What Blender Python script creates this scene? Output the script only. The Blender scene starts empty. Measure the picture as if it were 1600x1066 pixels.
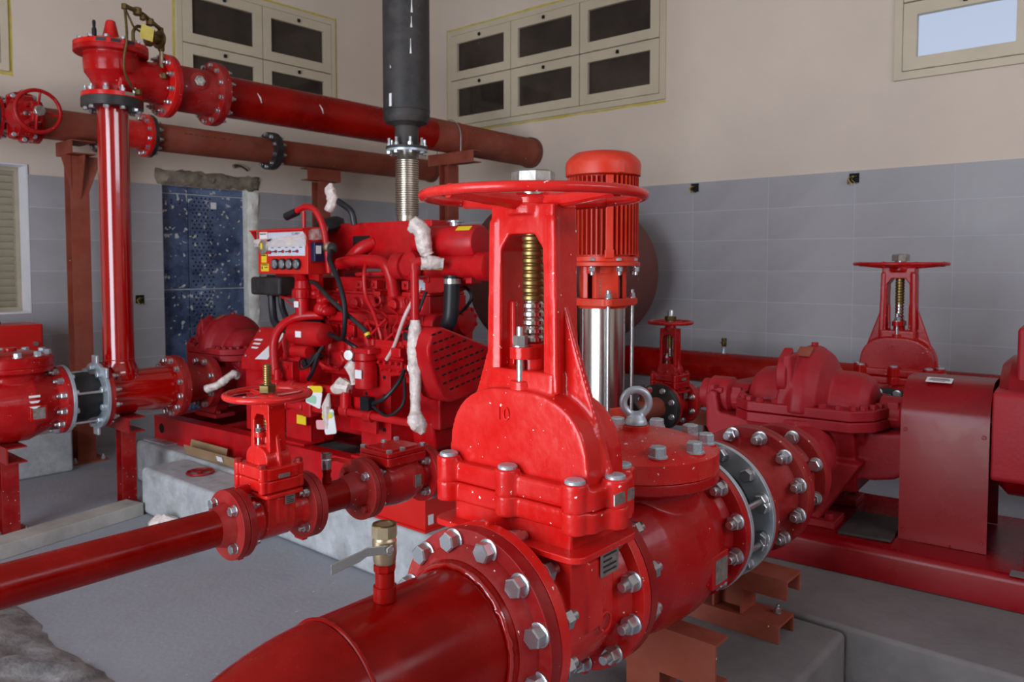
import bpy, bmesh, math, random
from mathutils import Vector, Matrix, Quaternion
random.seed(7)
SC = bpy.context.scene
COL = SC.collection
PI = math.pi
R = math.radians

# ------------------------------------------------------------------ camera
# room axes: X runs along the left wall towards the far corner, Y along the right wall, Z up
YAW, PITCH, FPX = R(40.7), R(2.8), 1220.0
cam = bpy.data.cameras.new('camera')
cam.sensor_fit = 'HORIZONTAL'
cam.sensor_width = 36.0
cam.lens = FPX / 1600.0 * 36.0
cam.shift_y = -0.0383
cam.clip_start = 0.02
cam.dof.use_dof = True
cam.dof.focus_distance = 1.75
cam.dof.aperture_fstop = 7.0
camo = bpy.data.objects.new('camera', cam)
COL.objects.link(camo)
camo.location = (0, 0, 1.5)
camo.rotation_euler = (R(90) - PITCH, 0, YAW - R(90))
SC.camera = camo

# ------------------------------------------------------------------ world, daylight, exposure
w = bpy.data.worlds.new('sky')
SC.world = w
w.use_nodes = True
bg = w.node_tree.nodes['Background']
bg.inputs[0].default_value = (0.72, 0.80, 1.0, 1)
bg.inputs[1].default_value = 0.72

def area(name, loc, rot, sx, sy, power, color):
    l = bpy.data.lights.new(name, 'AREA')
    l.shape = 'RECTANGLE'; l.size = sx; l.size_y = sy
    l.energy = power; l.color = color
    o = bpy.data.objects.new(name, l)
    COL.objects.link(o)
    o.location = loc; o.rotation_euler = rot
    return o
# daylight through the wide loading door in the wall behind the camera (sky, cool)
area('door_daylight', (-3.0, 1.9, 1.75), (0, R(-90), 0), 3.3, 3.2, 250, (0.78, 0.88, 1.0))
# warm sunlit ground outside that door, shining up into the room
area('ground_bounce', (-3.6, 1.9, 0.12), (0, R(-140), 0), 1.2, 4.0, 120, (1.0, 0.84, 0.68))
# added lamp in an assumed strip window, for a likely opening on this side
area('added_side_daylight', (2.2, -2.9, 3.4), (R(70), 0, 0), 4.0, 0.9, 60, (0.86, 0.88, 1.0))
SC.view_settings.view_transform = 'Standard'
SC.view_settings.look = 'None'
SC.view_settings.gamma = 1.0
SC.view_settings.exposure = 0.15
SC.view_settings.use_curve_mapping = False
SC.cycles.use_denoising = True
SC.cycles.max_bounces = 6
SC.cycles.sample_clamp_indirect = 4.0

# ------------------------------------------------------------------ materials
MATS = {}
def srgb(r, g, b):
    f = lambda c: (c / 255 / 12.92) if c / 255 <= 0.04045 else ((c / 255 + 0.055) / 1.055) ** 2.4
    return (f(r), f(g), f(b), 1)
def mat(name, col, rough=0.5, metal=0.0, var=0.12, vscale=6.0, bump=0.0, bscale=60.0, dust=None, speck=None, coat=0.0, ior=1.5, spec=0.38):
    """procedural paint / metal / stone: base colour with noise variation, fine relief, optional dust or painted sheen (colour, amount) on
    upward faces' worn patches and optional specks (colour, threshold, scale)"""
    m = bpy.data.materials.new(name); m.use_nodes = True
    nt = m.node_tree; N = nt.nodes; L = nt.links
    b = N['Principled BSDF']
    b.inputs['Roughness'].default_value = rough
    b.inputs['Metallic'].default_value = metal
    b.inputs['IOR'].default_value = ior
    b.inputs['Specular IOR Level'].default_value = spec
    if coat:
        b.inputs['Coat Weight'].default_value = coat
        b.inputs['Coat Roughness'].default_value = 0.08
    tc = N.new('ShaderNodeTexCoord')
    nz = N.new('ShaderNodeTexNoise'); nz.inputs['Scale'].default_value = vscale; nz.inputs['Detail'].default_value = 5
    nz.inputs['Roughness'].default_value = 0.62
    L.new(tc.outputs['Object'], nz.inputs['Vector'])
    ramp = N.new('ShaderNodeValToRGB')
    c = col
    lo = tuple(max(0, x * (1 - var * 1.6)) for x in c[:3]) + (1,)
    hi = tuple(min(1, x * (1 + var * 1.6)) for x in c[:3]) + (1,)
    ramp.color_ramp.elements[0].position = 0.3; ramp.color_ramp.elements[0].color = lo
    ramp.color_ramp.elements[1].position = 0.7; ramp.color_ramp.elements[1].color = hi
    L.new(nz.outputs['Fac'], ramp.inputs['Fac'])
    out = ramp.outputs['Color']
    if dust:
        n2 = N.new('ShaderNodeTexNoise'); n2.inputs['Scale'].default_value = dust[2] if len(dust) > 2 else 3.5
        n2.inputs['Detail'].default_value = 8; n2.inputs['Roughness'].default_value = 0.7
        L.new(tc.outputs['Object'], n2.inputs['Vector'])
        r2 = N.new('ShaderNodeValToRGB')
        r2.color_ramp.elements[0].position = 0.42; r2.color_ramp.elements[0].color = (0, 0, 0, 1)
        r2.color_ramp.elements[1].position = 0.75; r2.color_ramp.elements[1].color = (dust[1],) * 3 + (1,)
        L.new(n2.outputs['Fac'], r2.inputs['Fac'])
        mx = N.new('ShaderNodeMix'); mx.data_type = 'RGBA'
        L.new(r2.outputs['Color'], mx.inputs['Factor'])
        L.new(out, mx.inputs['A']); mx.inputs['B'].default_value = dust[0]
        out = mx.outputs['Result']
        ro = N.new('ShaderNodeMath'); ro.operation = 'MULTIPLY_ADD'
        L.new(r2.outputs['Color'], ro.inputs[0]); ro.inputs[1].default_value = 0.7; ro.inputs[2].default_value = rough
        L.new(ro.outputs[0], b.inputs['Roughness'])
    if speck:
        vo = N.new('ShaderNodeTexNoise'); vo.inputs['Scale'].default_value = speck[2]; vo.inputs['Detail'].default_value = 2
        L.new(tc.outputs['Object'], vo.inputs['Vector'])
        r3 = N.new('ShaderNodeValToRGB')
        r3.color_ramp.elements[0].position = speck[1]; r3.color_ramp.elements[0].color = (0, 0, 0, 1)
        r3.color_ramp.elements[1].position = speck[1] + 0.02; r3.color_ramp.elements[1].color = (1, 1, 1, 1)
        L.new(vo.outputs['Fac'], r3.inputs['Fac'])
        mx = N.new('ShaderNodeMix'); mx.data_type = 'RGBA'
        L.new(r3.outputs['Color'], mx.inputs['Factor'])
        L.new(out, mx.inputs['A']); mx.inputs['B'].default_value = speck[0]
        out = mx.outputs['Result']
    L.new(out, b.inputs['Base Color'])
    if bump:
        bn = N.new('ShaderNodeTexNoise'); bn.inputs['Scale'].default_value = bscale; bn.inputs['Detail'].default_value = 4
        L.new(tc.outputs['Object'], bn.inputs['Vector'])
        bp = N.new('ShaderNodeBump'); bp.inputs['Strength'].default_value = bump; bp.inputs['Distance'].default_value = 0.01
        L.new(bn.outputs['Fac'], bp.inputs['Height'])
        L.new(bp.outputs['Normal'], b.inputs['Normal'])
    MATS[name] = m
    return m
WHITE = srgb(225, 215, 210)
DUST = srgb(190, 150, 140)
mat('valve_red', srgb(200, 22, 18), 0.17, var=0.06, vscale=5, bump=0.10, bscale=45, dust=(srgb(200, 85, 78), 0.30, 5.0), speck=(WHITE, 0.735, 75))
mat('cover_red', srgb(196, 24, 20), 0.26, var=0.08, vscale=5, bump=0.10, bscale=45, dust=(srgb(205, 120, 100), 0.45, 4.0), speck=(WHITE, 0.70, 85))
mat('check_red', srgb(164, 11, 14), 0.22, var=0.08, vscale=4, bump=0.05, bscale=60, dust=(srgb(180, 70, 70), 0.28, 5.0), speck=(WHITE, 0.745, 70), spec=0.26)
mat('pipe_red', srgb(128, 6, 2), 0.18, var=0.14, vscale=3, bump=0.05, bscale=14, dust=(srgb(166, 20, 8), 0.5, 3), spec=0.2)
mat('riser_red', srgb(150, 6, 3), 0.12, var=0.12, vscale=3, bump=0.10, bscale=9, coat=1.0, ior=1.6)
mat('flange_red', srgb(140, 14, 17), 0.38, var=0.12, vscale=6, bump=0.06, bscale=50, dust=(srgb(178, 95, 85), 0.35, 5), speck=(WHITE, 0.735, 60), spec=0.25)
mat('pump_red', srgb(150, 14, 27), 0.44, var=0.08, vscale=4, bump=0.08, bscale=80, dust=(srgb(170, 65, 70), 0.4, 4), spec=0.28)
mat('sheet_red', srgb(132, 3, 16), 0.25, var=0.05, vscale=3, bump=0.02, bscale=20, dust=(srgb(150, 40, 45), 0.25, 3), spec=0.3)
mat('engine_red', srgb(182, 12, 20), 0.28, var=0.12, vscale=9, bump=0.05, bscale=70, dust=(srgb(170, 60, 62), 0.32, 7), spec=0.3)
mat('box_red', srgb(200, 26, 20), 0.35, var=0.04, vscale=3, dust=(srgb(205, 70, 60), 0.2, 4))
mat('motor_red', srgb(205, 46, 22), 0.34, var=0.06, vscale=5, dust=(srgb(205, 110, 90), 0.35, 6))
mat('primer', srgb(136, 60, 40), 0.62, var=0.12, vscale=5, bump=0.03, bscale=90, dust=(srgb(170, 120, 105), 0.35, 4), speck=(WHITE, 0.76, 30))
mat('tank_brown', srgb(110, 62, 54), 0.6, var=0.1, vscale=3, dust=(srgb(120, 82, 74), 0.35, 3), speck=(srgb(160, 140, 130), 0.75, 28))
mat('zinc', srgb(190, 193, 196), 0.28, metal=0.9, var=0.12, vscale=20, bump=0.05, bscale=150)
mat('galvanised', srgb(182, 194, 202), 0.34, metal=0.6, var=0.16, vscale=10, dust=(srgb(120, 120, 115), 0.35, 6))
mat('steel', srgb(196, 194, 188), 0.22, metal=1.0, var=0.06, vscale=4)
mat('stainless', srgb(205, 203, 198), 0.20, metal=1.0, var=0.05, vscale=2)
mat('bellows_steel', srgb(176, 165, 150), 0.32, metal=0.95, var=0.12, vscale=8)
mat('brass', srgb(178, 162, 132), 0.38, metal=0.9, var=0.12, vscale=18)
mat('bronze_stem', srgb(142, 120, 74), 0.38, metal=0.9, var=0.2, vscale=14)
mat('dark_brass', srgb(110, 92, 58), 0.42, metal=0.85, var=0.2, vscale=20)
mat('rubber', srgb(28, 28, 30), 0.55, var=0.2, vscale=10, dust=(srgb(90, 84, 80), 0.35, 6))
mat('black_paint', srgb(34, 33, 34), 0.38, var=0.15, vscale=8, dust=(srgb(110, 105, 100), 0.3, 6), speck=(srgb(200, 195, 190), 0.76, 30))
mat('muffler_black', srgb(40, 39, 40), 0.5, var=0.25, vscale=8, bump=0.05, bscale=60, dust=(srgb(112, 100, 92), 0.35, 7), speck=(srgb(205, 200, 195), 0.755, 26))
mat('hose_black', srgb(26, 28, 32), 0.42, var=0.15, vscale=12)
mat('wall_paint', srgb(216, 201, 186), 0.75, var=0.025, vscale=1.5, bump=0.02, bscale=120)
mat('ceiling_paint', srgb(196, 190, 182), 0.8, var=0.02)
mat('grout', srgb(196, 197, 202), 0.8, var=0.05)
mat('tile', srgb(165, 163, 166), 0.42, var=0.05, vscale=2.2, bump=0.02, bscale=160, dust=(srgb(176, 175, 178), 0.35, 2.0))
mat('frame_beige', srgb(204, 192, 168), 0.45, var=0.04, vscale=3)
mat('gap_dark', srgb(70, 62, 48), 0.7, var=0.05)
mat('tape_yellow', srgb(200, 182, 88), 0.6, var=0.12, vscale=12)
mat('glass_dark', srgb(60, 52, 47), 0.06, var=0.25, vscale=2.0, speck=(srgb(140, 135, 130), 0.77, 20))
mat('reveal_white', srgb(222, 222, 226), 0.6, var=0.03)
mat('louvre', srgb(168, 158, 138), 0.45, metal=0.1, var=0.05)
mat('concrete_floor', srgb(154, 157, 166), 0.78, var=0.12, vscale=2.2, bump=0.18, bscale=35, dust=(srgb(122, 114, 110), 0.65, 2.2), speck=(srgb(200, 196, 190), 0.745, 26))
mat('concrete', srgb(176, 180, 184), 0.82, var=0.14, vscale=4, bump=0.22, bscale=28, dust=(srgb(118, 116, 112), 0.75, 7))
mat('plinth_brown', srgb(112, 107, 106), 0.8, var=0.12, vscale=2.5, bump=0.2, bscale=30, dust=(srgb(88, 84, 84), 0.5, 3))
mat('mortar', srgb(136, 124, 108), 0.9, var=0.25, vscale=9, bump=0.8, bscale=22)
mat('rough_concrete', srgb(134, 132, 132), 0.92, var=0.3, vscale=9, bump=0.9, bscale=26)
mat('timber', srgb(164, 160, 154), 0.8, var=0.18, vscale=3, bump=0.2, bscale=40)
mat('dark_wood', srgb(66, 60, 58), 0.7, var=0.3, vscale=8, bump=0.3, bscale=30)
mat('cardboard', srgb(146, 118, 88), 0.8, var=0.1, vscale=6)
mat('white_wrap', srgb(214, 200, 194), 0.28, var=0.22, vscale=26, bump=0.5, bscale=60)
mat('label_white', srgb(225, 224, 226), 0.5, var=0.03)
mat('label_grey', srgb(196, 202, 214), 0.4, var=0.04)
mat('label_yellow', srgb(226, 196, 40), 0.45, var=0.04)
mat('tag_green', srgb(150, 196, 170), 0.5, var=0.05)
mat('tag_pink', srgb(222, 160, 165), 0.5, var=0.05)
mat('ink', srgb(38, 38, 42), 0.5, var=0.05)
mat('ink_red', srgb(180, 40, 40), 0.5, var=0.05)
mat('gauge_glass', srgb(52, 54, 58), 0.08, var=0.3, vscale=20)
mat('blue_module', srgb(26, 34, 70), 0.35, var=0.1)
mat('hose_clear', srgb(214, 178, 176), 0.3, var=0.05)
mat('yellow_handle', srgb(190, 160, 50), 0.45, var=0.08)
mat('plate_steel', srgb(160, 156, 148), 0.38, metal=0.7, var=0.2, vscale=60)
mat('blue_panel', srgb(58, 70, 98), 0.24, var=0.30, vscale=2.5, bump=0.04, bscale=20, dust=(srgb(140, 162, 198), 0.7, 1.6), speck=(srgb(190, 190, 188), 0.645, 22))  # the dust tone paints bluish-white reflections into the panel colour
mat('hole_dark', srgb(18, 18, 22), 0.8, var=0.1)
mat('jamb_white', srgb(226, 225, 216), 0.85, var=0.15, vscale=8, bump=0.6, bscale=25)
mat('dial', srgb(150, 152, 156), 0.12, metal=0.6, var=0.3, vscale=30)
mat('slot_black', srgb(24, 8, 10), 0.8, var=0.1)
def glass_clear():
    m = bpy.data.materials.new('glass_clear'); m.use_nodes = True
    nt = m.node_tree; N = nt.nodes; L = nt.links
    for n in list(N): N.remove(n)
    o = N.new('ShaderNodeOutputMaterial'); t = N.new('ShaderNodeBsdfTransparent'); g = N.new('ShaderNodeBsdfGlossy')
    g.inputs['Roughness'].default_value = 0.03; t.inputs[0].default_value = (0.93, 0.95, 0.97, 1)
    mx = N.new('ShaderNodeMixShader'); fr = N.new('ShaderNodeFresnel'); fr.inputs[0].default_value = 1.45
    L.new(fr.outputs[0], mx.inputs[0]); L.new(t.outputs[0], mx.inputs[1]); L.new(g.outputs[0], mx.inputs[2])
    L.new(mx.outputs[0], o.inputs[0]); MATS['glass_clear'] = m
glass_clear()
def film():
    m = bpy.data.materials.new('film'); m.use_nodes = True
    nt = m.node_tree; N = nt.nodes; L = nt.links; b = N['Principled BSDF']
    b.inputs['Base Color'].default_value = srgb(226, 210, 202); b.inputs['Roughness'].default_value = 0.22
    nz = N.new('ShaderNodeTexNoise'); nz.inputs['Scale'].default_value = 34; tc = N.new('ShaderNodeTexCoord')
    mp = N.new('ShaderNodeMapping'); mp.inputs['Scale'].default_value = (1, .25, 1); L.new(tc.outputs['Object'], mp.inputs['Vector']); L.new(mp.outputs['Vector'], nz.inputs['Vector'])
    mr = N.new('ShaderNodeMapRange'); mr.inputs[1].default_value = .35; mr.inputs[2].default_value = .7; mr.inputs[3].default_value = .25; mr.inputs[4].default_value = .85
    L.new(nz.outputs['Fac'], mr.inputs[0]); L.new(mr.outputs[0], b.inputs['Alpha']); MATS['film'] = m
film()

# ------------------------------------------------------------------ mesh kit
AX = {'x': (Vector((0, 1, 0)), Vector((0, 0, 1)), Vector((1, 0, 0))),
      'y': (Vector((0, 0, 1)), Vector((1, 0, 0)), Vector((0, 1, 0))),
      'z': (Vector((1, 0, 0)), Vector((0, 1, 0)), Vector((0, 0, 1)))}
def frame_of(d):
    d = Vector(d).normalized()
    a = Vector((0, 0, 1)) if abs(d.z) < 0.9 else Vector((1, 0, 0))
    u = d.cross(a).normalized(); v = d.cross(u).normalized()
    return u, v, d
class MB:
    def __init__(s): s.v = []; s.f = []
    def add(s, vs, fs):
        b = len(s.v); s.v.extend(Vector(x) for x in vs); s.f.extend(tuple(i + b for i in f) for f in fs); return s
    def box(s, c, d, M=None):
        x, y, z = (k / 2 for k in d); c = Vector(c)
        vs = [Vector((i, j, k)) for i in (-x, x) for j in (-y, y) for k in (-z, z)]
        if M is not None: vs = [M @ p for p in vs]
        return s.add([p + c for p in vs], [(0, 1, 3, 2), (4, 6, 7, 5), (0, 4, 5, 1), (2, 3, 7, 6), (0, 2, 6, 4), (1, 5, 7, 3)])
    def bb(s, x0, x1, y0, y1, z0, z1):
        return s.box(((x0 + x1) / 2, (y0 + y1) / 2, (z0 + z1) / 2), (abs(x1 - x0), abs(y1 - y0), abs(z1 - z0)))
    def lathe(s, prof, o=(0, 0, 0), ax='z', n=32, ph=0.0):
        """closed revolved solid: prof = [(radius, height)], ends capped"""
        o = Vector(o); u, v, d = AX[ax] if isinstance(ax, str) else frame_of(ax)
        vs = []; rings = []
        for r, h in prof:
            if r < 1e-6:
                rings.append([len(vs)]); vs.append(o + d * h)
            else:
                rings.append(list(range(len(vs), len(vs) + n)))
                vs += [o + d * h + u * (r * math.cos(ph + 2 * PI * k / n)) + v * (r * math.sin(ph + 2 * PI * k / n)) for k in range(n)]
        fs = []
        for a, b in zip(rings, rings[1:]):
            if len(a) == 1 and len(b) == 1: continue
            if len(a) == 1: fs += [(a[0], b[k], b[(k + 1) % n]) for k in range(n)]
            elif len(b) == 1: fs += [(a[k], b[0], a[(k + 1) % n]) for k in range(n)]
            else: fs += [(a[k], b[k], b[(k + 1) % n], a[(k + 1) % n]) for k in range(n)]
        if len(rings[0]) > 1: fs.append(tuple(reversed(rings[0])))
        if len(rings[-1]) > 1: fs.append(tuple(rings[-1]))
        return s.add(vs, fs)
    def ring(s, ri, ro, h0, h1, o=(0, 0, 0), ax='z', n=32):
        o = Vector(o); u, v, d = AX[ax] if isinstance(ax, str) else frame_of(ax)
        vs = []
        for r, h in ((ri, h0), (ro, h0), (ro, h1), (ri, h1)):
            vs += [o + d * h + u * (r * math.cos(2 * PI * k / n)) + v * (r * math.sin(2 * PI * k / n)) for k in range(n)]
        fs = [(q * n + k, q * n + (k + 1) % n, ((q + 1) % 4) * n + (k + 1) % n, ((q + 1) % 4) * n + k) for q in range(4) for k in range(n)]
        return s.add(vs, fs)
    def cyl(s, p0, p1, r0, r1=None, n=20):
        p0 = Vector(p0); p1 = Vector(p1); L = (p1 - p0).length
        return s.lathe([(r0, 0), (r0 if r1 is None else r1, L)], p0, p1 - p0, n)
    def tube(s, pts, r, n=10, closed=False):
        pts = [Vector(p) for p in pts]; N = len(pts); vs = []; fs = []
        rs = r if isinstance(r, (list, tuple)) else [r] * N
        t0 = None
        for i, p in enumerate(pts):
            if closed: t = (pts[(i + 1) % N] - pts[i - 1])
            else: t = pts[min(i + 1, N - 1)] - pts[max(i - 1, 0)]
            t.normalize()
            if t0 is None: u = frame_of(t)[0]
            else:
                u = (u - t * u.dot(t))
                if u.length < 1e-5: u = frame_of(t)[0]
                u.normalize()
            t0 = t; v = t.cross(u)
            vs += [p + u * (rs[i] * math.cos(2 * PI * k / n)) + v * (rs[i] * math.sin(2 * PI * k / n)) for k in range(n)]
        for i in range(N if closed else N - 1):
            a = i * n; b = ((i + 1) % N) * n
            fs += [(a + k, a + (k + 1) % n, b + (k + 1) % n, b + k) for k in range(n)]
        if not closed:
            fs.append(tuple(reversed(range(n)))); fs.append(tuple(range((N - 1) * n, N * n)))
        return s.add(vs, fs)
    def prism(s, poly, ax, h0, h1, o=(0, 0, 0)):
        """poly in the plane across ax: 'x' -> (y, z), 'y' -> (x, z), 'z' -> (x, y)"""
        o = Vector(o); n = len(poly)
        def P(a, b, h): return o + (Vector((h, a, b)) if ax == 'x' else Vector((a, h, b)) if ax == 'y' else Vector((a, b, h)))
        vs = [P(a, b, h0) for a, b in poly] + [P(a, b, h1) for a, b in poly]
        fs = [(k, (k + 1) % n, n + (k + 1) % n, n + k) for k in range(n)] + [tuple(reversed(range(n))), tuple(range(n, 2 * n))]
        return s.add(vs, fs)
    def torus(s, Rr, r, o=(0, 0, 0), ax='z', n=48, m=12, sq=1.0):
        o = Vector(o); u, v, d = AX[ax] if isinstance(ax, str) else frame_of(ax)
        vs = []
        for i in range(n):
            a = 2 * PI * i / n; e = u * math.cos(a) + v * math.sin(a)
            for j in range(m):
                b = 2 * PI * j / m
                vs.append(o + e * (Rr + r * math.cos(b)) + d * (r * sq * math.sin(b)))
        fs = [(i * m + j, ((i + 1) % n) * m + j, ((i + 1) % n) * m + (j + 1) % m, i * m + (j + 1) % m) for i in range(n) for j in range(m)]
        return s.add(vs, fs)
    def ball(s, c, r, n=20, m=12):
        rx, ry, rz = r if isinstance(r, (tuple, list)) else (r, r, r); c = Vector(c); vs = [c + Vector((0, 0, -rz))]; fs = []
        for j in range(1, m):
            b = -PI / 2 + PI * j / m
            vs += [c + Vector((rx * math.cos(b) * math.cos(2 * PI * k / n), ry * math.cos(b) * math.sin(2 * PI * k / n), rz * math.sin(b))) for k in range(n)]
        vs.append(c + Vector((0, 0, rz))); T = len(vs) - 1
        fs += [(0, 1 + (k + 1) % n, 1 + k) for k in range(n)]
        for j in range(m - 2):
            a = 1 + j * n; b = a + n
            fs += [(a + k, a + (k + 1) % n, b + (k + 1) % n, b + k) for k in range(n)]
        a = 1 + (m - 2) * n
        fs += [(a + k, a + (k + 1) % n, T) for k in range(n)]
        return s.add(vs, fs)
    def xform(s, M): s.v = [M @ p for p in s.v]; return s
    def build(s, name, m, parent=None, bevel=0.0, seg=2, cast=0.0, smooth=34, iters=6, flat=False, noise=0.0):
        me = bpy.data.meshes.new(name)
        v = s.v
        if noise:
            v = [p + Vector((random.uniform(-noise, noise), random.uniform(-noise, noise), random.uniform(-noise, noise))) for p in v]
        me.from_pydata([tuple(p) for p in v], [], s.f)
        bm = bmesh.new(); bm.from_mesh(me); bmesh.ops.recalc_face_normals(bm, faces=bm.faces); bm.to_mesh(me); bm.free()
        me.materials.append(MATS[m])
        if not flat:
            me.polygons.foreach_set('use_smooth', [True] * len(me.polygons))
            if not cast and not bevel: me.set_sharp_from_angle(angle=R(smooth))
        o = bpy.data.objects.new(name, me); COL.objects.link(o)
        if parent is not None: o.parent = parent
        if cast:
            q = o.modifiers.new('cast', 'REMESH'); q.mode = 'VOXEL'; q.voxel_size = cast; q.use_smooth_shade = True
            q = o.modifiers.new('soft', 'SMOOTH'); q.iterations = iters; q.factor = 0.5
        elif bevel:
            q = o.modifiers.new('bevel', 'BEVEL'); q.width = bevel; q.segments = seg; q.limit_method = 'ANGLE'; q.angle_limit = R(38); q.harden_normals = True
        return o
def tag(o, label, cat, group=None, kind=None):
    if label: o['label'] = label
    if cat: o['category'] = cat
    if group: o['group'] = group
    if kind: o['kind'] = kind
    return o
def thing(name, label, cat, loc=(0, 0, 0), rz=0.0, group=None, rot=None, scale=1.0):
    o = bpy.data.objects.new(name, None); COL.objects.link(o)
    o.empty_display_size = 0.05
    o.location = loc; o.rotation_euler = rot if rot else (0, 0, rz); o.scale = (scale,) * 3
    return tag(o, label, cat, group)
def struct(o): o['kind'] = 'structure'; return o

_BM = {}
def bolt_mesh(kind, m):
    key = (kind, m)
    if key in _BM: return _BM[key]
    b = MB()
    if kind in ('bolt', 'nut'): b.lathe([(0.66, 0), (0.66, 0.1), (0.60, 0.13)], n=20)
    hx = 0.577
    if kind == 'bolt':
        b.lathe([(hx, 0.12), (hx, 0.66), (0.50, 0.74)], n=6)
    elif kind == 'nut':
        b.lathe([(hx, 0.12), (hx, 0.78), (0.50, 0.86)], n=6)
        b.lathe([(0.33, 0.8), (0.33, 1.38), (0.28, 1.44)], n=12)
    elif kind == 'cap':
        b.lathe([(hx, 0), (hx, 0.5), (0.48, 0.6)], n=6)
    elif kind == 'flat':
        b.lathe([(0.62, 0), (0.62, 0.22), (0.52, 0.30)], n=20)
    elif kind == 'stud':
        b.lathe([(0.33, 0), (0.33, 1.9)], n=10)
        b.lathe([(hx, 0.0), (hx, 0.7)], n=6)
    ob = b.build('bolt_shape', m); me = ob.data; bpy.data.objects.remove(ob)
    _BM[key] = me
    return me
def bolt(parent, p, d, size, kind='bolt', m='zinc', spin=None, name=None):
    o = bpy.data.objects.new(name or ('nut' if kind in ('nut', 'stud') else 'bolt'), bolt_mesh(kind, m)); COL.objects.link(o)
    o.parent = parent; o.location = p; o.scale = (size,) * 3
    q = Vector((0, 0, 1)).rotation_difference(Vector(d))
    o.rotation_mode = 'QUATERNION'
    o.rotation_quaternion = q @ Quaternion((0, 0, 1), spin if spin is not None else random.uniform(0, PI))
    return o
def bolt_ring(parent, c, d, rad, n, size, kind='bolt', m='zinc', ph=None, only=None):
    c = Vector(c); u, v, dd = AX['x'] if abs(Vector(d).x) > 0.9 else AX['y'] if abs(Vector(d).y) > 0.9 else AX['z']
    ph = PI / n if ph is None else ph
    for k in range(n):
        a = ph + 2 * PI * k / n
        if only and not only(a): continue
        bolt(parent, c + u * (rad * math.cos(a)) + v * (rad * math.sin(a)), d, size, kind, m)
def flange(parent, x0, x1, ro, ri, m, ax='x', c=(0, 0, 0), n=56, name='flange', bevel=0.002):
    return MB().ring(ri, ro, x0, x1, c, ax, n).build(name, m, parent, bevel=bevel)
def spline(pts, n=8):
    """Catmull-Rom through the points"""
    P = [Vector(p) for p in pts]; P = [P[0] * 2 - P[1]] + P + [P[-1] * 2 - P[-2]]; out = []
    for i in range(1, len(P) - 2):
        for k in range(n):
            t = k / n; a, b, c, d = P[i - 1], P[i], P[i + 1], P[i + 2]
            out.append(0.5 * ((2 * b) + (c - a) * t + (2 * a - 5 * b + 4 * c - d) * t * t + (3 * b - a - 3 * c + d) * t ** 3))
    out.append(P[-2]); return out
def arc(cx, cy, r, a0, a1, n=10):
    return [(cx + r * math.cos(R(a0 + (a1 - a0) * k / n)), cy + r * math.sin(R(a0 + (a1 - a0) * k / n))) for k in range(n + 1)]
def rrect(x0, x1, y0, y1, r, n=5):
    return arc(x1 - r, y1 - r, r, 0, 90, n) + arc(x0 + r, y1 - r, r, 90, 180, n) + arc(x0 + r, y0 + r, r, 180, 270, n) + arc(x1 - r, y0 + r, r, 270, 360, n)
def lettering(txt, size, depth, m, parent, loc, rot, name='lettering', align='CENTER'):
    cu = bpy.data.curves.new(name, 'FONT'); cu.body = txt; cu.size = size; cu.extrude = depth; cu.align_x = align; cu.align_y = 'CENTER'
    t = bpy.data.objects.new(name, cu); COL.objects.link(t)
    bpy.context.view_layer.update()
    me = bpy.data.meshes.new_from_object(t.evaluated_get(bpy.context.evaluated_depsgraph_get()))
    bpy.data.objects.remove(t); bpy.data.curves.remove(cu)
    me.materials.clear(); me.materials.append(MATS[m])
    o = bpy.data.objects.new(name, me); COL.objects.link(o); o.parent = parent; o.location = loc; o.rotation_euler = rot
    return o
def sticker(parent, pts, m, name='label', t=0.0012):
    """thin flat label: four corners, slightly thick"""
    p = [Vector(q) for q in pts]; nrm = (p[1] - p[0]).cross(p[3] - p[0]).normalized() * t
    b = MB().add(p + [q + nrm for q in p], [(0, 3, 2, 1), (4, 5, 6, 7), (0, 1, 5, 4), (1, 2, 6, 5), (2, 3, 7, 6), (3, 0, 4, 7)])
    return b.build(name, m, parent, flat=True)
FACE_NX = (R(90), 0, R(-90))   # lettering on a face that looks along -X
FACE_NY = (R(90), 0, 0)        # lettering on a face that looks along -Y

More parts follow.
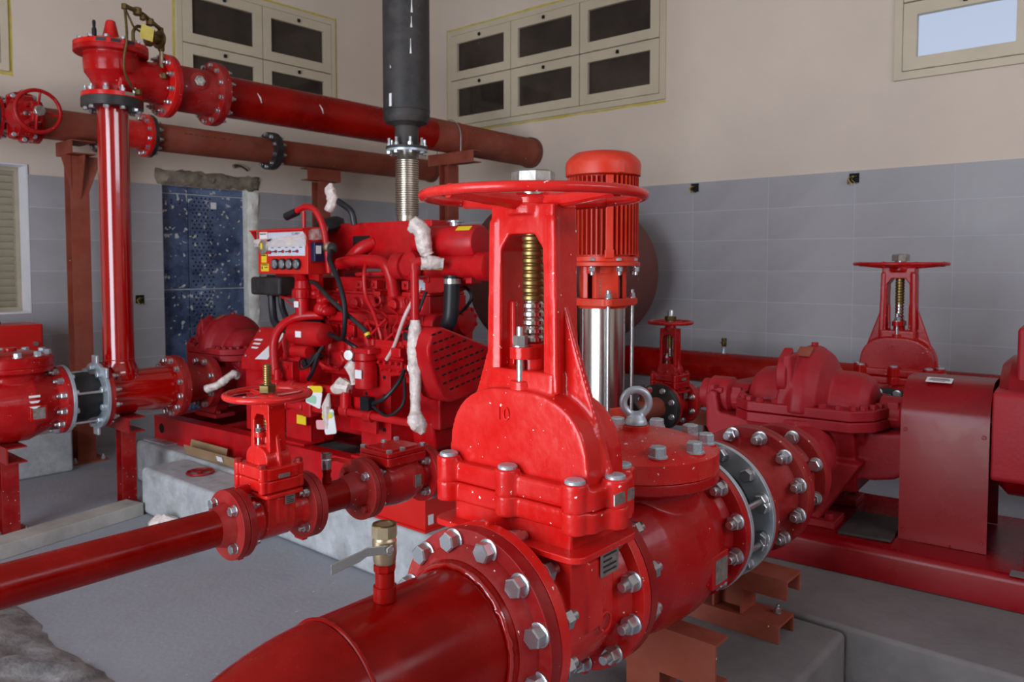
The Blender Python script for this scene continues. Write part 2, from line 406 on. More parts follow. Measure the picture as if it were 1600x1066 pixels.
# ================================================================== the room
XW, YW, ZC = 6.0, 6.7, 4.5
def wall_mesh(u0, u1, z0, z1, holes, d0, d1, axis):
    """wall slab with rectangular holes, as one mesh; axis 'x' = wall runs along X (depth in Y), 'y' = runs along Y"""
    us = sorted({u0, u1, *[h[0] for h in holes], *[h[1] for h in holes]})
    zs = sorted({z0, z1, *[h[2] for h in holes], *[h[3] for h in holes]})
    bm = bmesh.new()
    def hole(a, b, c, d): return any(h[0] - 1e-6 <= a and b <= h[1] + 1e-6 and h[2] - 1e-6 <= c and d <= h[3] + 1e-6 for h in holes)
    vs, fs, idx = [], [], {}
    def vid(u, z, d):
        k = (round(u, 5), round(z, 5), d)
        if k not in idx:
            idx[k] = len(vs); vs.append((u, d, z) if axis == 'x' else (d, u, z))
        return idx[k]
    cells = {(i, j) for i in range(len(us) - 1) for j in range(len(zs) - 1) if not hole(us[i], us[i + 1], zs[j], zs[j + 1])}
    for i, j in cells:
        a, b, c, d = us[i], us[i + 1], zs[j], zs[j + 1]
        fs.append((vid(a, c, d0), vid(b, c, d0), vid(b, d, d0), vid(a, d, d0)))
        fs.append((vid(a, c, d1), vid(a, d, d1), vid(b, d, d1), vid(b, c, d1)))
        if (i - 1, j) not in cells: fs.append((vid(a, c, d0), vid(a, d, d0), vid(a, d, d1), vid(a, c, d1)))
        if (i + 1, j) not in cells: fs.append((vid(b, c, d0), vid(b, c, d1), vid(b, d, d1), vid(b, d, d0)))
        if (i, j - 1) not in cells: fs.append((vid(a, c, d0), vid(a, c, d1), vid(b, c, d1), vid(b, c, d0)))
        if (i, j + 1) not in cells: fs.append((vid(a, d, d0), vid(b, d, d0), vid(b, d, d1), vid(a, d, d1)))
    m = MB(); m.add(vs, fs); return m
struct(MB().bb(-4.5, 6.4, -3.4, 7.2, -0.12, 0).build('floor', 'concrete_floor', flat=True))
struct(MB().bb(-3.3, 6.4, -3.3, 7.1, ZC, ZC + 0.1).build('ceiling', 'ceiling_paint', flat=True))
DOOR = (3.16, 4.08, 0.0, 2.19)
LOUV = (0.95, 2.13, 1.12, 2.255)
WIN_L = (3.31, 4.99, 2.88, 3.99)
WIN_L0 = (0.55, 2.03, 2.93, 3.99)
WIN_R = (3.42, 6.06, 2.91, 3.97)
WIN_R2 = (-0.05, 1.60, 2.785, 3.84)
wl = struct(wall_mesh(-3.0, XW, 0, ZC, [DOOR, LOUV, WIN_L, WIN_L0], YW, YW + 0.32, 'x').build('wall_left', 'wall_paint', flat=True))
wr = struct(wall_mesh(-3.0, YW + 0.32, 0, ZC, [WIN_R, WIN_R2], XW, XW + 0.3, 'y').build('wall_right', 'wall_paint', flat=True))
struct(wall_mesh(-3.0, YW + 0.32, 0, ZC, [(0.3, 3.5, 0, 3.4)], -3.3, -3.0, 'y').build('wall_back', 'wall_paint', flat=True))
struct(wall_mesh(-3.0, XW, 0, ZC, [(0.2, 4.2, 2.9, 3.9)], -3.3, -3.0, 'x').build('wall_front', 'wall_paint', flat=True))  # unseen wall, its strip window hole added for the side lamp

# ---- dado tiles, each a piece of the wall
TW, TH, TT, TOP = 0.65, 0.246, 0.009, 2.18
_tm = {}
def tile(parent, axis, u0, u1, z0, z1):
    g = 0.002; w_, h_ = u1 - u0 - 2 * g, z1 - z0 - 2 * g
    if w_ < 0.012 or h_ < 0.012: return
    k = (axis, round(w_, 3), round(h_, 3))
    if k not in _tm:
        d = (w_, TT, h_) if axis == 'x' else (TT, w_, h_)
        ob = MB().box((0, 0, 0), d).build('tile', 'tile', flat=True); _tm[k] = ob.data; bpy.data.objects.remove(ob)
    o = bpy.data.objects.new('tile', _tm[k]); COL.objects.link(o); o.parent = parent
    c = ((u0 + u1) / 2, (z0 + z1) / 2)
    o.location = (c[0], YW - TT / 2, c[1]) if axis == 'x' else (XW - TT / 2, c[0], c[1])
def tiles(parent, axis, ustart, umin, umax, holes):
    n0 = math.floor((umin - ustart) / TW); n1 = math.ceil((umax - ustart) / TW)
    for i in range(n0, n1):
        a, b = max(ustart + i * TW, umin), min(ustart + (i + 1) * TW, umax)
        if b - a < 0.02: continue
        for j in range(9):
            c, d = max(0, TOP - (j + 1) * TH), TOP - j * TH
            parts = [(a, b, c, d)]
            for h in holes:
                nxt = []
                for (p, q, r_, s_) in parts:
                    if q <= h[0] or p >= h[1] or s_ <= h[2] or r_ >= h[3]: nxt.append((p, q, r_, s_)); continue
                    if p < h[0]: nxt.append((p, h[0], r_, s_))
                    if q > h[1]: nxt.append((h[1], q, r_, s_))
                    pp, qq = max(p, h[0]), min(q, h[1])
                    if r_ < h[2]: nxt.append((pp, qq, r_, h[2]))
                    if s_ > h[3]: nxt.append((pp, qq, h[3], s_))
                parts = nxt
            for t in parts: tile(parent, axis, *t)
# recessed grout bed behind the tiles
MB().bb(XW - 0.0076, XW - 0.0001, -1.4, YW, 0.001, TOP - 0.001).build('grout_bed', 'grout', wr, flat=True)
for a, b, c, d in [(0.3, LOUV[0], 0, TOP), (LOUV[0], LOUV[1], 0, LOUV[2]), (LOUV[1], DOOR[0], 0, TOP), (DOOR[1], XW - 0.004, 0, TOP)]:
    MB().bb(a, b, YW - 0.0076, YW - 0.0001, c + 0.001, d - 0.001).build('grout_bed', 'grout', wl, flat=True)
tiles(wr, 'y', 2.496, -1.4, YW - 0.01, [])
tiles(wl, 'x', 3.165 - TW * 4, 0.3, XW - 0.01, [DOOR, LOUV])

# ---- windows
def rect_ring(x0, x1, z0, z1, wd, y0, y1, m=None):
    m = m or MB()
    o_ = [(x0, z0), (x1, z0), (x1, z1), (x0, z1)]; i_ = [(x0 + wd, z0 + wd), (x1 - wd, z0 + wd), (x1 - wd, z1 - wd), (x0 + wd, z1 - wd)]
    vs = [(a, y0, b) for a, b in o_] + [(a, y0, b) for a, b in i_] + [(a, y1, b) for a, b in o_] + [(a, y1, b) for a, b in i_]
    fs = []
    for k in range(4):
        n = (k + 1) % 4
        fs += [(k, n, 4 + n, 4 + k), (8 + k, 12 + k, 12 + n, 8 + n), (k, 8 + k, 8 + n, n), (4 + k, 4 + n, 12 + n, 12 + k)]
    return m.add(vs, fs)
def window(name, loc, rz, u0, u1, z0, z1, cols, rows, glass, tapes, lab):
    root = thing(name, None, None, loc, rz); root['kind'] = 'structure'
    F = 0.055
    rect_ring(u0 + 0.001, u1 - 0.001, z0 + 0.001, z1 - 0.001, F, -0.018, 0.05).build('window_frame', 'frame_beige', root, bevel=0.003)
    cw, ch = (u1 - u0 - 2 * F) / cols, (z1 - z0 - 2 * F) / rows
    for i in range(cols):
        for j in range(rows):
            a, b, c, d = u0 + F + i * cw, u0 + F + (i + 1) * cw, z0 + F + j * ch, z0 + F + (j + 1) * ch
            g = 0.004; s = 0.088
            sash = rect_ring(a + g, b - g, c + g, d - g, s, -0.022, 0.03).build('sash', 'frame_beige', root, bevel=0.003)
            gl = MB().bb(a + s, b - s, 0.010, 0.016, c + s, d - s).build('pane', glass(i, j), sash, flat=True)
            MB().bb((a + b) / 2 - 0.012, (a + b) / 2 + 0.014, -0.040, -0.022, d - s * 0.75, d - s * 0.4).build('latch', 'hole_dark', sash, bevel=0.002)
            for q in (0.18, 0.78):
                MB().bb(a + cw * q, a + cw * q + 0.07, -0.029, -0.022, c + g + 0.002, c + g + 0.014).build('hinge', 'frame_beige', sash, flat=True)
    for k in range(1, cols):
        x = u0 + F + k * cw
        MB().bb(x - 0.003, x + 0.003, 0.0, 0.03, z0 + F, z1 - F).build('mullion', 'gap_dark', root, flat=True)
    for k in range(1, rows):
        z = z0 + F + k * ch
        MB().bb(u0 + F, u1 - F, 0.002, 0.03, z - 0.003, z + 0.003).build('transom', 'gap_dark', root, flat=True)
    t = 0.028
    for s in tapes:
        if s == 'l': q = (u0 - t, u0, z0 - t, z1 + t)
        elif s == 'r': q = (u1, u1 + t, z0 - t, z1 + t)
        elif s == 'b': q = (u0, u1, z0 - t, z0)
        else: q = (u0, u1, z1, z1 + t)
        # torn edge: a jagged strip
        n = 14; vs = []; horiz = s in 'bt'
        for k in range(n + 1):
            f = k / n
            if horiz:
                x = q[0] + (q[1] - q[0]) * f
                vs += [(x, -0.0008, q[2] + random.uniform(0, 0.008)), (x, -0.0008, q[3] - random.uniform(0, 0.008))]
            else:
                z = q[2] + (q[3] - q[2]) * f
                vs += [(q[0] + random.uniform(0, 0.006), -0.0008, z), (q[1] - random.uniform(0, 0.006), -0.0008, z)]
        MB().add(vs, [(2 * k, 2 * k + 1, 2 * k + 3, 2 * k + 2) for k in range(n)]).build('masking_tape', 'tape_yellow', root, flat=True)
    return root
dark = lambda i, j: 'glass_dark'
window('window_1', (0, YW, 0), 0, *WIN_L, 2, 2, dark, 'lrbt', '')
window('window_2', (0, YW, 0), 0, *WIN_L0, 2, 2, dark, 'rb', '')
window('window_3', (XW, 0, 0), R(-90), -WIN_R[1], -WIN_R[0], WIN_R[2], WIN_R[3], 3, 2, dark, 'lbt', '')
window('window_4', (XW, 0, 0), R(-90), -WIN_R2[1], -WIN_R2[0], WIN_R2[2], WIN_R2[3], 2, 2, lambda i, j: 'glass_clear', '', '')
# white reveal and slats of the louvred opening
lv = thing('window_5', None, None, (0, YW, 0)); lv['kind'] = 'structure'
rect_ring(LOUV[0] + 0.001, LOUV[1] - 0.001, LOUV[2] + 0.001, LOUV[3] - 0.001, 0.012, -0.012, 0.30).build('reveal', 'reveal_white', lv, flat=True)
for k in range(19):
    z = LOUV[2] + 0.05 + k * (LOUV[3] - LOUV[2] - 0.08) / 18.5
    MB().box(((LOUV[0] + LOUV[1]) / 2, 0.2, z), (LOUV[1] - LOUV[0] - 0.03, 0.092, 0.006), Matrix.Rotation(R(-52), 3, 'X')).build('slat', 'louvre', lv, flat=True)
rect_ring(LOUV[0] + 0.013, LOUV[1] - 0.013, LOUV[2] + 0.013, LOUV[3] - 0.013, 0.03, 0.15, 0.26).build('louvre_frame', 'louvre', lv, flat=True)

# ---- doorway closed with blue panels
dr = thing('door_1', None, None, (0, YW, 0)); dr['kind'] = 'structure'
cols_ = [(3.165, 3.425), (3.435, 3.965)]; rows_ = [(0.005, 1.265), (1.275, 2.115), (2.125, 2.185)]
MB().bb(3.162, 3.968, 0.098, 0.104, 0.002, 2.188).build('backing_sheet', 'reveal_white', dr, flat=True)
for (a, b) in cols_:
    for (c, d) in rows_:
        MB().bb(a, b, 0.075, 0.098, c, d).build('panel', 'blue_panel', dr, bevel=0.002)
hm = MB()
for r_ in range(62):
    for c_ in range(5):
        z = 2.09 - r_ * 0.034
        if z < 0.05 or abs(z - 1.27) < 0.02: continue
        x = 3.47 + c_ * 0.042 + (0.021 if r_ % 2 else 0) + random.uniform(-.004, .004)
        if random.random() < 0.12: continue
        hm.lathe([(0.009, 0), (0.009, 0.002)], (x, 0.0735, z), 'y', 8)
ho = hm.build('perforations', 'hole_dark', dr, flat=True); ho['kind'] = 'stuff'
for z in (2.06, 2.035, 1.235, 1.21):
    for x in (3.205, 3.28, 3.355):
        MB().lathe([(0.008, 0), (0.008, 0.002)], (x, 0.0735, z), 'y', 8).build('drilled_hole', 'hole_dark', dr, flat=True)
sticker(dr, [(3.645, 0.0745, 2.0), (3.70, 0.0745, 2.0), (3.70, 0.0745, 2.06), (3.645, 0.0745, 2.06)], 'label_white', 'paper_note')
def rough(name, parent, m, u0, u1, z0, z1, y, d, nu, nz, amp, edge):
    vs, fs = [], []
    for j in range(nz + 1):
        for i in range(nu + 1):
            e = min(i, nu - i, j, nz - j)
            x = u0 + (u1 - u0) * i / nu + random.uniform(-edge, edge); z = z0 + (z1 - z0) * j / nz + random.uniform(-edge, edge)
            vs.append((x, y - (0 if e == 0 else d + random.uniform(-amp, amp)), z))
    fs = [(j * (nu + 1) + i, j * (nu + 1) + i + 1, (j + 1) * (nu + 1) + i + 1, (j + 1) * (nu + 1) + i) for j in range(nz) for i in range(nu)]
    return MB().add(vs, fs).build(name, m, parent, smooth=60)
rough('mortar_lintel', wl, 'mortar', 3.11, 4.10, 2.185, 2.315, YW - 0.002, 0.035, 26, 5, 0.016, 0.014)
rough('rough_jamb', wl, 'jamb_white', 3.975, 4.10, 0.0, 2.19, YW + 0.01, 0.03, 4, 44, 0.012, 0.008)
MB().bb(3.968, 4.079, YW + 0.012, YW + 0.30, 0.001, 2.189).build('door_jamb', 'jamb_white', wl, flat=True)

# ---- wall sockets and cable ends left in the tiles
def junction(label, loc, rz, wires=3):
    t = thing('junction_box', label, 'junction box', loc, rz)
    rect_ring(-0.035, 0.035, -0.035, 0.035, 0.006, -0.004, 0.004).build('box_rim', 'hole_dark', t, flat=True)
    MB().bb(-0.029, 0.029, -0.0005, 0.002, -0.029, 0.029).build('box_back', 'hole_dark', t, flat=True)
    for k in range(wires):
        x = random.uniform(-.02, .02)
        MB().tube(spline([(x, 0.0, 0.0), (x + .01, -0.02, .012), (x - .02, -0.035, -.008), (x + random.uniform(-.03, .03), -.03, -.045)], 5), 0.0035, 6).build('wire', 'dark_brass' if k else 'yellow_handle', t)
junction('open junction box with loose wires left of the vertical pump valve, right wall', (XW - TT - 0.001, 3.13, 2.135), R(-90))
junction('open junction box with loose wires at the tile edge, above the rear gate valve wheel', (XW - TT - 0.001, 1.85, 2.125), R(-90), 4)
junction('open junction box with yellow wires in the grey tiles beside the tall red riser pipe', (2.95, YW - TT - 0.001, 1.20), 0, 4)
cs = thing('wall_cable', 'short brass-ended cable stub on cream wall above the rough doorway lintel', 'cable', (3.84, YW, 2.40))
MB().lathe([(0.02, 0), (0.02, 0.03), (0.012, 0.035)], (0, -0.036, 0), 'y', 12).build('gland', 'brass', cs)
MB().tube(spline([(0, -0.036, 0), (0.04, -0.05, 0.0), (0.1, -0.035, -0.02), (0.13, -0.012, -0.03)], 6), 0.008, 8).build('cable', 'rubber', cs)

# ---- concrete plinths
def plinth(name, label, x0, x1, y0, y1, h, m, bev=0.02):
    o = MB().bb(x0, x1, y0, y1, 0, h).build(name, m, None, bevel=bev, seg=3)
    return tag(o, label, 'plinth')
plinth('concrete_plinth', 'long grey concrete plinth under the diesel engine and its pump', 2.35, 3.62, 2.215, 5.45, 0.285, 'concrete', 0.03)
plinth('concrete_plinth', 'lower grey concrete pad jutting from the diesel plinth behind the small gate valve', 2.06, 2.349, 3.74, 4.72, 0.28, 'concrete', 0.03)
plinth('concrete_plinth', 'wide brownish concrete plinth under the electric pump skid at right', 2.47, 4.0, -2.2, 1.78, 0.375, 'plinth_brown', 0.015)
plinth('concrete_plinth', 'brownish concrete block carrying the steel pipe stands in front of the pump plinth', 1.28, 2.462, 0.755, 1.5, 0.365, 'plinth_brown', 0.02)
plinth('concrete_plinth', 'small concrete plinth against left wall below the red cabinet', 1.1, 2.17, 6.05, 6.62, 0.30, 'concrete', 0.02)
# rough broken concrete edge on the floor, near left
vs, fs = [], []
NX, NY = 26, 40
for j in range(NY + 1):
    for i in range(NX + 1):
        x = 0.15 + 0.97 * i / NX; y = 2.35 + 1.75 * j / NY
        h = 0.055 + random.uniform(-.012, .012) + 0.018 * math.sin(x * 23 + y * 5) * math.sin(y * 11)
        if i > NX - 5: h *= max(0, (NX - i) / 5) ** 0.7
        if j in (0, NY) or i in (0, NX): h = 0.001
        vs.append((x + random.uniform(-.01, .01) + 0.02 * math.sin(y * 9), y + random.uniform(-.012, .012), h))
for j in range(NY):
    for i in range(NX):
        a = j * (NX + 1) + i; fs.append((a, a + 1, a + NX + 2, a + NX + 1))
rs = MB().add(vs, fs).build('rough_concrete_spill', 'rough_concrete', None, smooth=50)
tag(rs, 'rough hardened concrete spill on the floor at the near left corner', 'concrete')

# ================================================================== valves and fittings
def hand_wheel(parent, z, Rw, rt, spokes=4, m='valve_red', dish=0.0, ph=0.4):
    hw = MB().torus(Rw - rt, rt, (0, 0, z), 'z', 64, 14, 0.9).build('handwheel', m, parent)
    MB().lathe([(0.1 * Rw, z - dish - 0.10 * Rw), (0.20 * Rw, z - dish - 0.08 * Rw), (0.22 * Rw, z - dish + 0.03 * Rw), (0.18 * Rw, z - dish + 0.06 * Rw)], n=28).build('wheel_hub', m, hw)
    for k in range(spokes):
        a = ph + 2 * PI * k / spokes; c, s_ = math.cos(a), math.sin(a)
        pts = [(c * t * Rw, s_ * t * Rw, z - dish * (1 - ((t - .15) / .8) ** 2)) for t in (0.14, 0.35, 0.55, 0.75, 0.93)]
        MB().tube(pts, [0.085 * Rw, 0.062 * Rw, 0.055 * Rw, 0.05 * Rw, 0.06 * Rw], 10).build('spoke', m, hw)
    return hw
def threaded(parent, x, y, z0, z1, r, m, name='stem', pitch=0.012):
    prof = []; z = z0; n = max(2, int((z1 - z0) / pitch)); p = (z1 - z0) / n
    for k in range(n):
        prof += [(r * 0.86, z), (r, z + p * 0.25), (r, z + p * 0.65), (r * 0.86, z + p * 0.9)]; z += p
    prof.append((r * 0.86, z1))
    return MB().lathe(prof, (x, y, 0), 'z', 20).build(name, m, parent)
# proportions of the 10 inch outside-screw gate valve (metres, origin on the pipe axis)
G10 = dict(Rf=.203, tf=.029, ftf=.322, n=12, bc=.181, bs=.034, ri=.137, hx=.078, hy=.162, zl=.160, zs=.252, zt=.297, fx=.088, fy=.212,
           dx=.064, dy=.190, dz=.47, yx=.040, yw=.086, y0=.475, y1=.858, wz=.878, Rw=.245, rt=.0118, stem=.935, sr=.0235, rib=True, txt='10')
G3 = dict(Rf=.098, tf=.021, ftf=.232, n=4, bc=.074, bs=.021, ri=.05, hx=.046, hy=.068, zl=.075, zs=.117, zt=.152, fx=.062, fy=.080,
          dx=.040, dy=.056, dz=.205, yx=.027, yw=.046, y0=.20, y1=.328, wz=.350, Rw=.127, rt=.0105, stem=.437, sr=.0125, rib=False, txt=None)
def gate_valve(name, label, loc, P, m='valve_red', rot=None, scale=1.0, fl_m=None, bolts=True, nuts_l='nut', nuts_r='nut', cover=None, group=None):
    t = thing(name, label, 'gate valve', loc, group=group, rot=rot, scale=scale)
    g = type('G', (), P); fm = fl_m or m; h = g.ftf / 2
    big = g.Rf > .15; vx = .0042 if big else .0026
    # body: flat wedge chamber with a half-round bottom, and the round neck to each flange
    b = MB()
    b.prism(arc(0, 0, g.hy * .98, 180, 360, 16) + [(g.hy, g.zs - .03), (-g.hy, g.zs - .03)], 'x', -g.hx, g.hx)
    b.lathe([(g.ri * 1.32, -h + g.tf * .5), (g.ri * 1.14, -h + g.tf + .03 * g.Rf / .2), (g.ri * 1.12, 0), (g.ri * 1.14, h - g.tf - .03 * g.Rf / .2), (g.ri * 1.32, h - g.tf * .5)], ax='x', n=40)
    b.box((0, -g.hy, g.zl * .35), (g.hx * .7, .014 if big else .006, g.zl * .9))
    for s_ in (-1, 1): b.box((s_ * (g.hx + (h - g.hx) * .45), 0, g.Rf * .9), ((h - g.hx) * .9, .012 if big else .006, g.Rf * .30))
    for s_ in (-1, 1): b.box((s_ * (h - g.tf * .5), 0, -g.Rf * .98), (g.tf * .9, g.Rf * .45, g.Rf * .13))
    body = b.build('valve_body', m, t, cast=vx, iters=5)
    MB().prism(rrect(-g.hx - .034 * g.Rf / .2, g.hx + .034 * g.Rf / .2, -g.hy - .040 * g.Rf / .2, g.hy + .040 * g.Rf / .2, .03 * g.Rf / .2), 'z', g.zl - .005, g.zl + .009 * g.Rf / .2).build('body_ledge', m, t, bevel=.003 if big else .0015)
    for s_ in (-1, 1):
        flange(t, s_ * (h - g.tf), s_ * (h - .0004), g.Rf, g.ri * .95, fm)
    # lower bonnet flange (on the body) and upper one (on the bonnet)
    def lugs(z0, z1, nm, mm):
        q = MB().prism(rrect(-g.fx, g.fx, -g.fy, g.fy, g.fx * .35), 'z', z0, z1)
        for (x, y) in LUG: q.lathe([(.026 * g.Rf / .2, z0 - .001), (.027 * g.Rf / .2, z1 + (.011 if nm == 'bonnet_flange' and big else .002))], (x, y, 0), 'z', 20)
        return q.build(nm, mm, t, cast=vx, iters=3)
    LUG = [(sx * g.fx * .95, y) for sx in (-1, 1) for y in ((-g.fy * .82, 0, g.fy * .82) if big else (-g.fy * .8, g.fy * .8))] + ([(0, -g.fy), (0, g.fy)] if big else [])
    lugs(g.zs - (g.zt - g.zs) * .95, g.zs - .0006, 'body_flange', m)
    lugs(g.zs + .0006, g.zt, 'bonnet_flange', cover or m)
    for (x, y) in LUG:
        bolt(t, (x, y, g.zt + (.0085 if big else .001)), (0, 0, 1), .033 * g.Rf / .2 if big else .020, 'flat' if big else 'cap', 'flange_red' if not big else 'galvanised')
    # bonnet dome with its ribs
    d = MB()
    dom = [(-g.dy, g.zt - .02), (-g.dy, g.zt)] + [(g.dy * math.copysign(abs(math.cos(R(a))) ** .74, math.cos(R(a))), g.zt + (g.dz - g.zt) * math.sin(R(a)) ** .74) for a in range(174, 5, -8)] + [(g.dy, g.zt), (g.dy, g.zt - .02)]
    d.prism(dom, 'x', -g.dx, g.dx)
    if g.rib:
        for s_ in (-1, 1):
            d.prism([(s_ * g.fy * .98, g.zt - .01), (s_ * g.fy * .98, g.zt + .012), (s_ * g.yw * 1.0, g.dz + .185), (s_ * g.yw * .55, g.dz + .185), (s_ * g.yw * .5, g.zt - .01)], 'x', -.0085, .0085)
        d.bb(-g.yx * 1.15, g.yx * 1.15, -g.yw * 1.06, g.yw * 1.06, g.dz - .04, g.y0 + .035)
    else:
        d.lathe([(g.dy * .8, g.zt), (g.dy * .62, g.y0 + .01)], n=24)
        d.prism([(-g.fy * .85, g.zt - .005), (-g.yw, g.y0 + .05), (-g.yw * .6, g.y0 + .05), (-g.yw * .6, g.zt - .005)], 'x', -.006, .006)
        d.prism([(g.fy * .85, g.zt - .005), (g.yw, g.y0 + .05), (g.yw * .6, g.y0 + .05), (g.yw * .6, g.zt - .005)], 'x', -.006, .006)
    d.build('bonnet', cover or m, t, cast=vx, iters=5)
    # yoke: two legs joined by a head, one casting
    k = g.Rf / .2 if big else .55
    wl_ = g.yw * .34
    yk = MB()
    for s_ in (-1, 1):
        wb = g.yw * 1.07
        yk.prism([(s_ * g.yw, g.y1 - .02 * k), (s_ * (g.yw - wl_), g.y1 - .02 * k), (s_ * (wb - wl_ * 1.1), g.y0 - .01), (s_ * wb, g.y0 - .01)], 'x', -g.yx, g.yx)
        if big: yk.prism([(s_ * (g.yw + .004), g.y1 - .03 * k), (s_ * (g.yw - wl_ * .6), g.y1 - .03 * k), (s_ * (wb - wl_ * .6), g.y0 - .01), (s_ * (wb + .006), g.y0 - .01)], 'x', -g.yx - .003, -g.yx + .012)
    yk.bb(-g.yx, g.yx, -g.yw, g.yw, g.y1 - .06 * k, g.y1)
    for s_ in (-1, 1): yk.prism([(s_ * (g.yw - wl_), g.y1 - .06 * k), (s_ * (g.yw - wl_ - .022 * k), g.y1 - .06 * k), (s_ * (g.yw - wl_), g.y1 - .09 * k)], 'x', -g.yx, g.yx)
    yk.lathe([(g.yw * .66, g.y1 - .02 * k), (g.yw * .66, g.y1), (g.yw * .56, g.wz - .012)], n=28)
    yk.build('yoke', m, t, cast=.0036 if big else .0022, iters=3)
    # gland follower with its two bolts, one in front of the yoke and one behind
    gz = g.y0 + (.058 if big else .030)
    lx_ = g.yx * 1.5; ly_ = g.yw * .34
    gl = MB().prism(rrect(-lx_, lx_, -ly_, ly_, ly_ * .9), 'z', gz, gz + .026 * k)
    gl.lathe([(g.sr * 1.3, g.dz - .01), (g.sr * 1.3, gz + .031 * k)], n=20)
    gl.build('gland', m, t, bevel=.002)
    MB().prism(rrect(-lx_, lx_, -ly_ * .9, ly_ * .9, ly_ * .8), 'z', g.y0 - .02 * k, g.y0 + .012 * k).build('gland_lug', m, t, bevel=.003)
    for s_ in (-1, 1):
        x = s_ * (lx_ - ly_ * .62)
        eb = MB().lathe([(.0088 * k, gz - .062 * k), (.0088 * k, gz + .068 * k)], (x, 0, 0), 'z', 12).build('gland_bolt', 'zinc', t)
        bolt(eb, (x, 0, gz + .0262 * k), (0, 0, 1), .027 * k, 'nut', name='nut')
        bolt(eb, (x, 0, gz - .052 * k), (0, 0, -1), .025 * k, 'cap', name='nut')
    mid = g.y0 + (g.y1 - g.y0) * .47
    threaded(t, 0, 0, gz + .031 * k, mid, g.sr, 'steel', 'stem', .014 * g.Rf / .2 + .001)
    threaded(t, 0, 0, mid, g.y1 - .06 * g.Rf / .2, g.sr * 1.02, 'bronze_stem', 'stem_bush', .014 * g.Rf / .2 + .001)
    if g.stem > g.wz + .07: threaded(t, 0, 0, g.wz + .02, g.stem, g.sr * .95, 'bronze_stem', 'stem_end', .0065)
    else: MB().lathe([(g.sr * 1.25, g.wz), (g.sr * 1.25, g.stem - .006), (g.sr, g.stem)], n=24).build('stem_end', 'zinc', t)
    hand_wheel(t, g.wz, g.Rw, g.rt, 4, m, dish=.012 * g.Rf / .2, ph=1.45)
    MB().lathe([(.040 * g.Rf / .2 + .006, g.wz + .016 * g.Rf / .2), (.040 * g.Rf / .2 + .006, g.wz + .046 * g.Rf / .2 + .004), (.034 * g.Rf / .2 + .005, g.wz + .05 * g.Rf / .2 + .004)], n=6 if not big else 8).build('wheel_nut', 'plate_steel' if big else 'dark_brass', t, flat=True)
    # nameplates
    k = g.Rf / .2
    e = .003 if not big else .001
    sticker(t, [(-.012 * k + .02 * k, -g.hy - .009 * k - e, g.zl - .068 * k), (.05 * k + .02 * k, -g.hy - .009 * k - e, g.zl - .068 * k), (.05 * k + .02 * k, -g.hy - .009 * k - e, g.zl - .015 * k), (-.012 * k + .02 * k, -g.hy - .009 * k - e, g.zl - .015 * k)], 'plate_steel', 'nameplate', .003)
    sticker(t, [(-.04 * k, -g.fy - .001 - (.022 if big else .001), g.zs + .012 * k), (.03 * k, -g.fy - .001 - (.022 if big else .001), g.zs + .012 * k), (.03 * k, -g.fy - .001 - (.022 if big else .001), g.zs + .034 * k), (-.04 * k, -g.fy - .001 - (.022 if big else .001), g.zs + .034 * k)], 'plate_steel', 'size_plate', .003)
    for q in range(4):
        zz = g.zl - (.024 + .011 * q) * k; yy = -g.hy - .009 * k - e - .0031
        sticker(t, [(.014 * k, yy, zz - .004 * k), ((.062 if q != 1 else .045) * k, yy, zz - .004 * k), ((.062 if q != 1 else .045) * k, yy, zz), (.014 * k, yy, zz)], 'ink', 'printed_line', .0005)
    if g.txt:
        lettering(g.txt, .040, .0022, cover or m, t, (-g.dx - .0005, .030, g.zt + .118), FACE_NX, 'cast_number')
    if bolts:
        for s_, kd in ((-1, nuts_l), (1, nuts_r)):
            if kd: bolt_ring(t, (s_ * (h - g.tf - .0005), 0, 0), (-s_, 0, 0), g.bc, g.n, g.bs, kd)
    return t
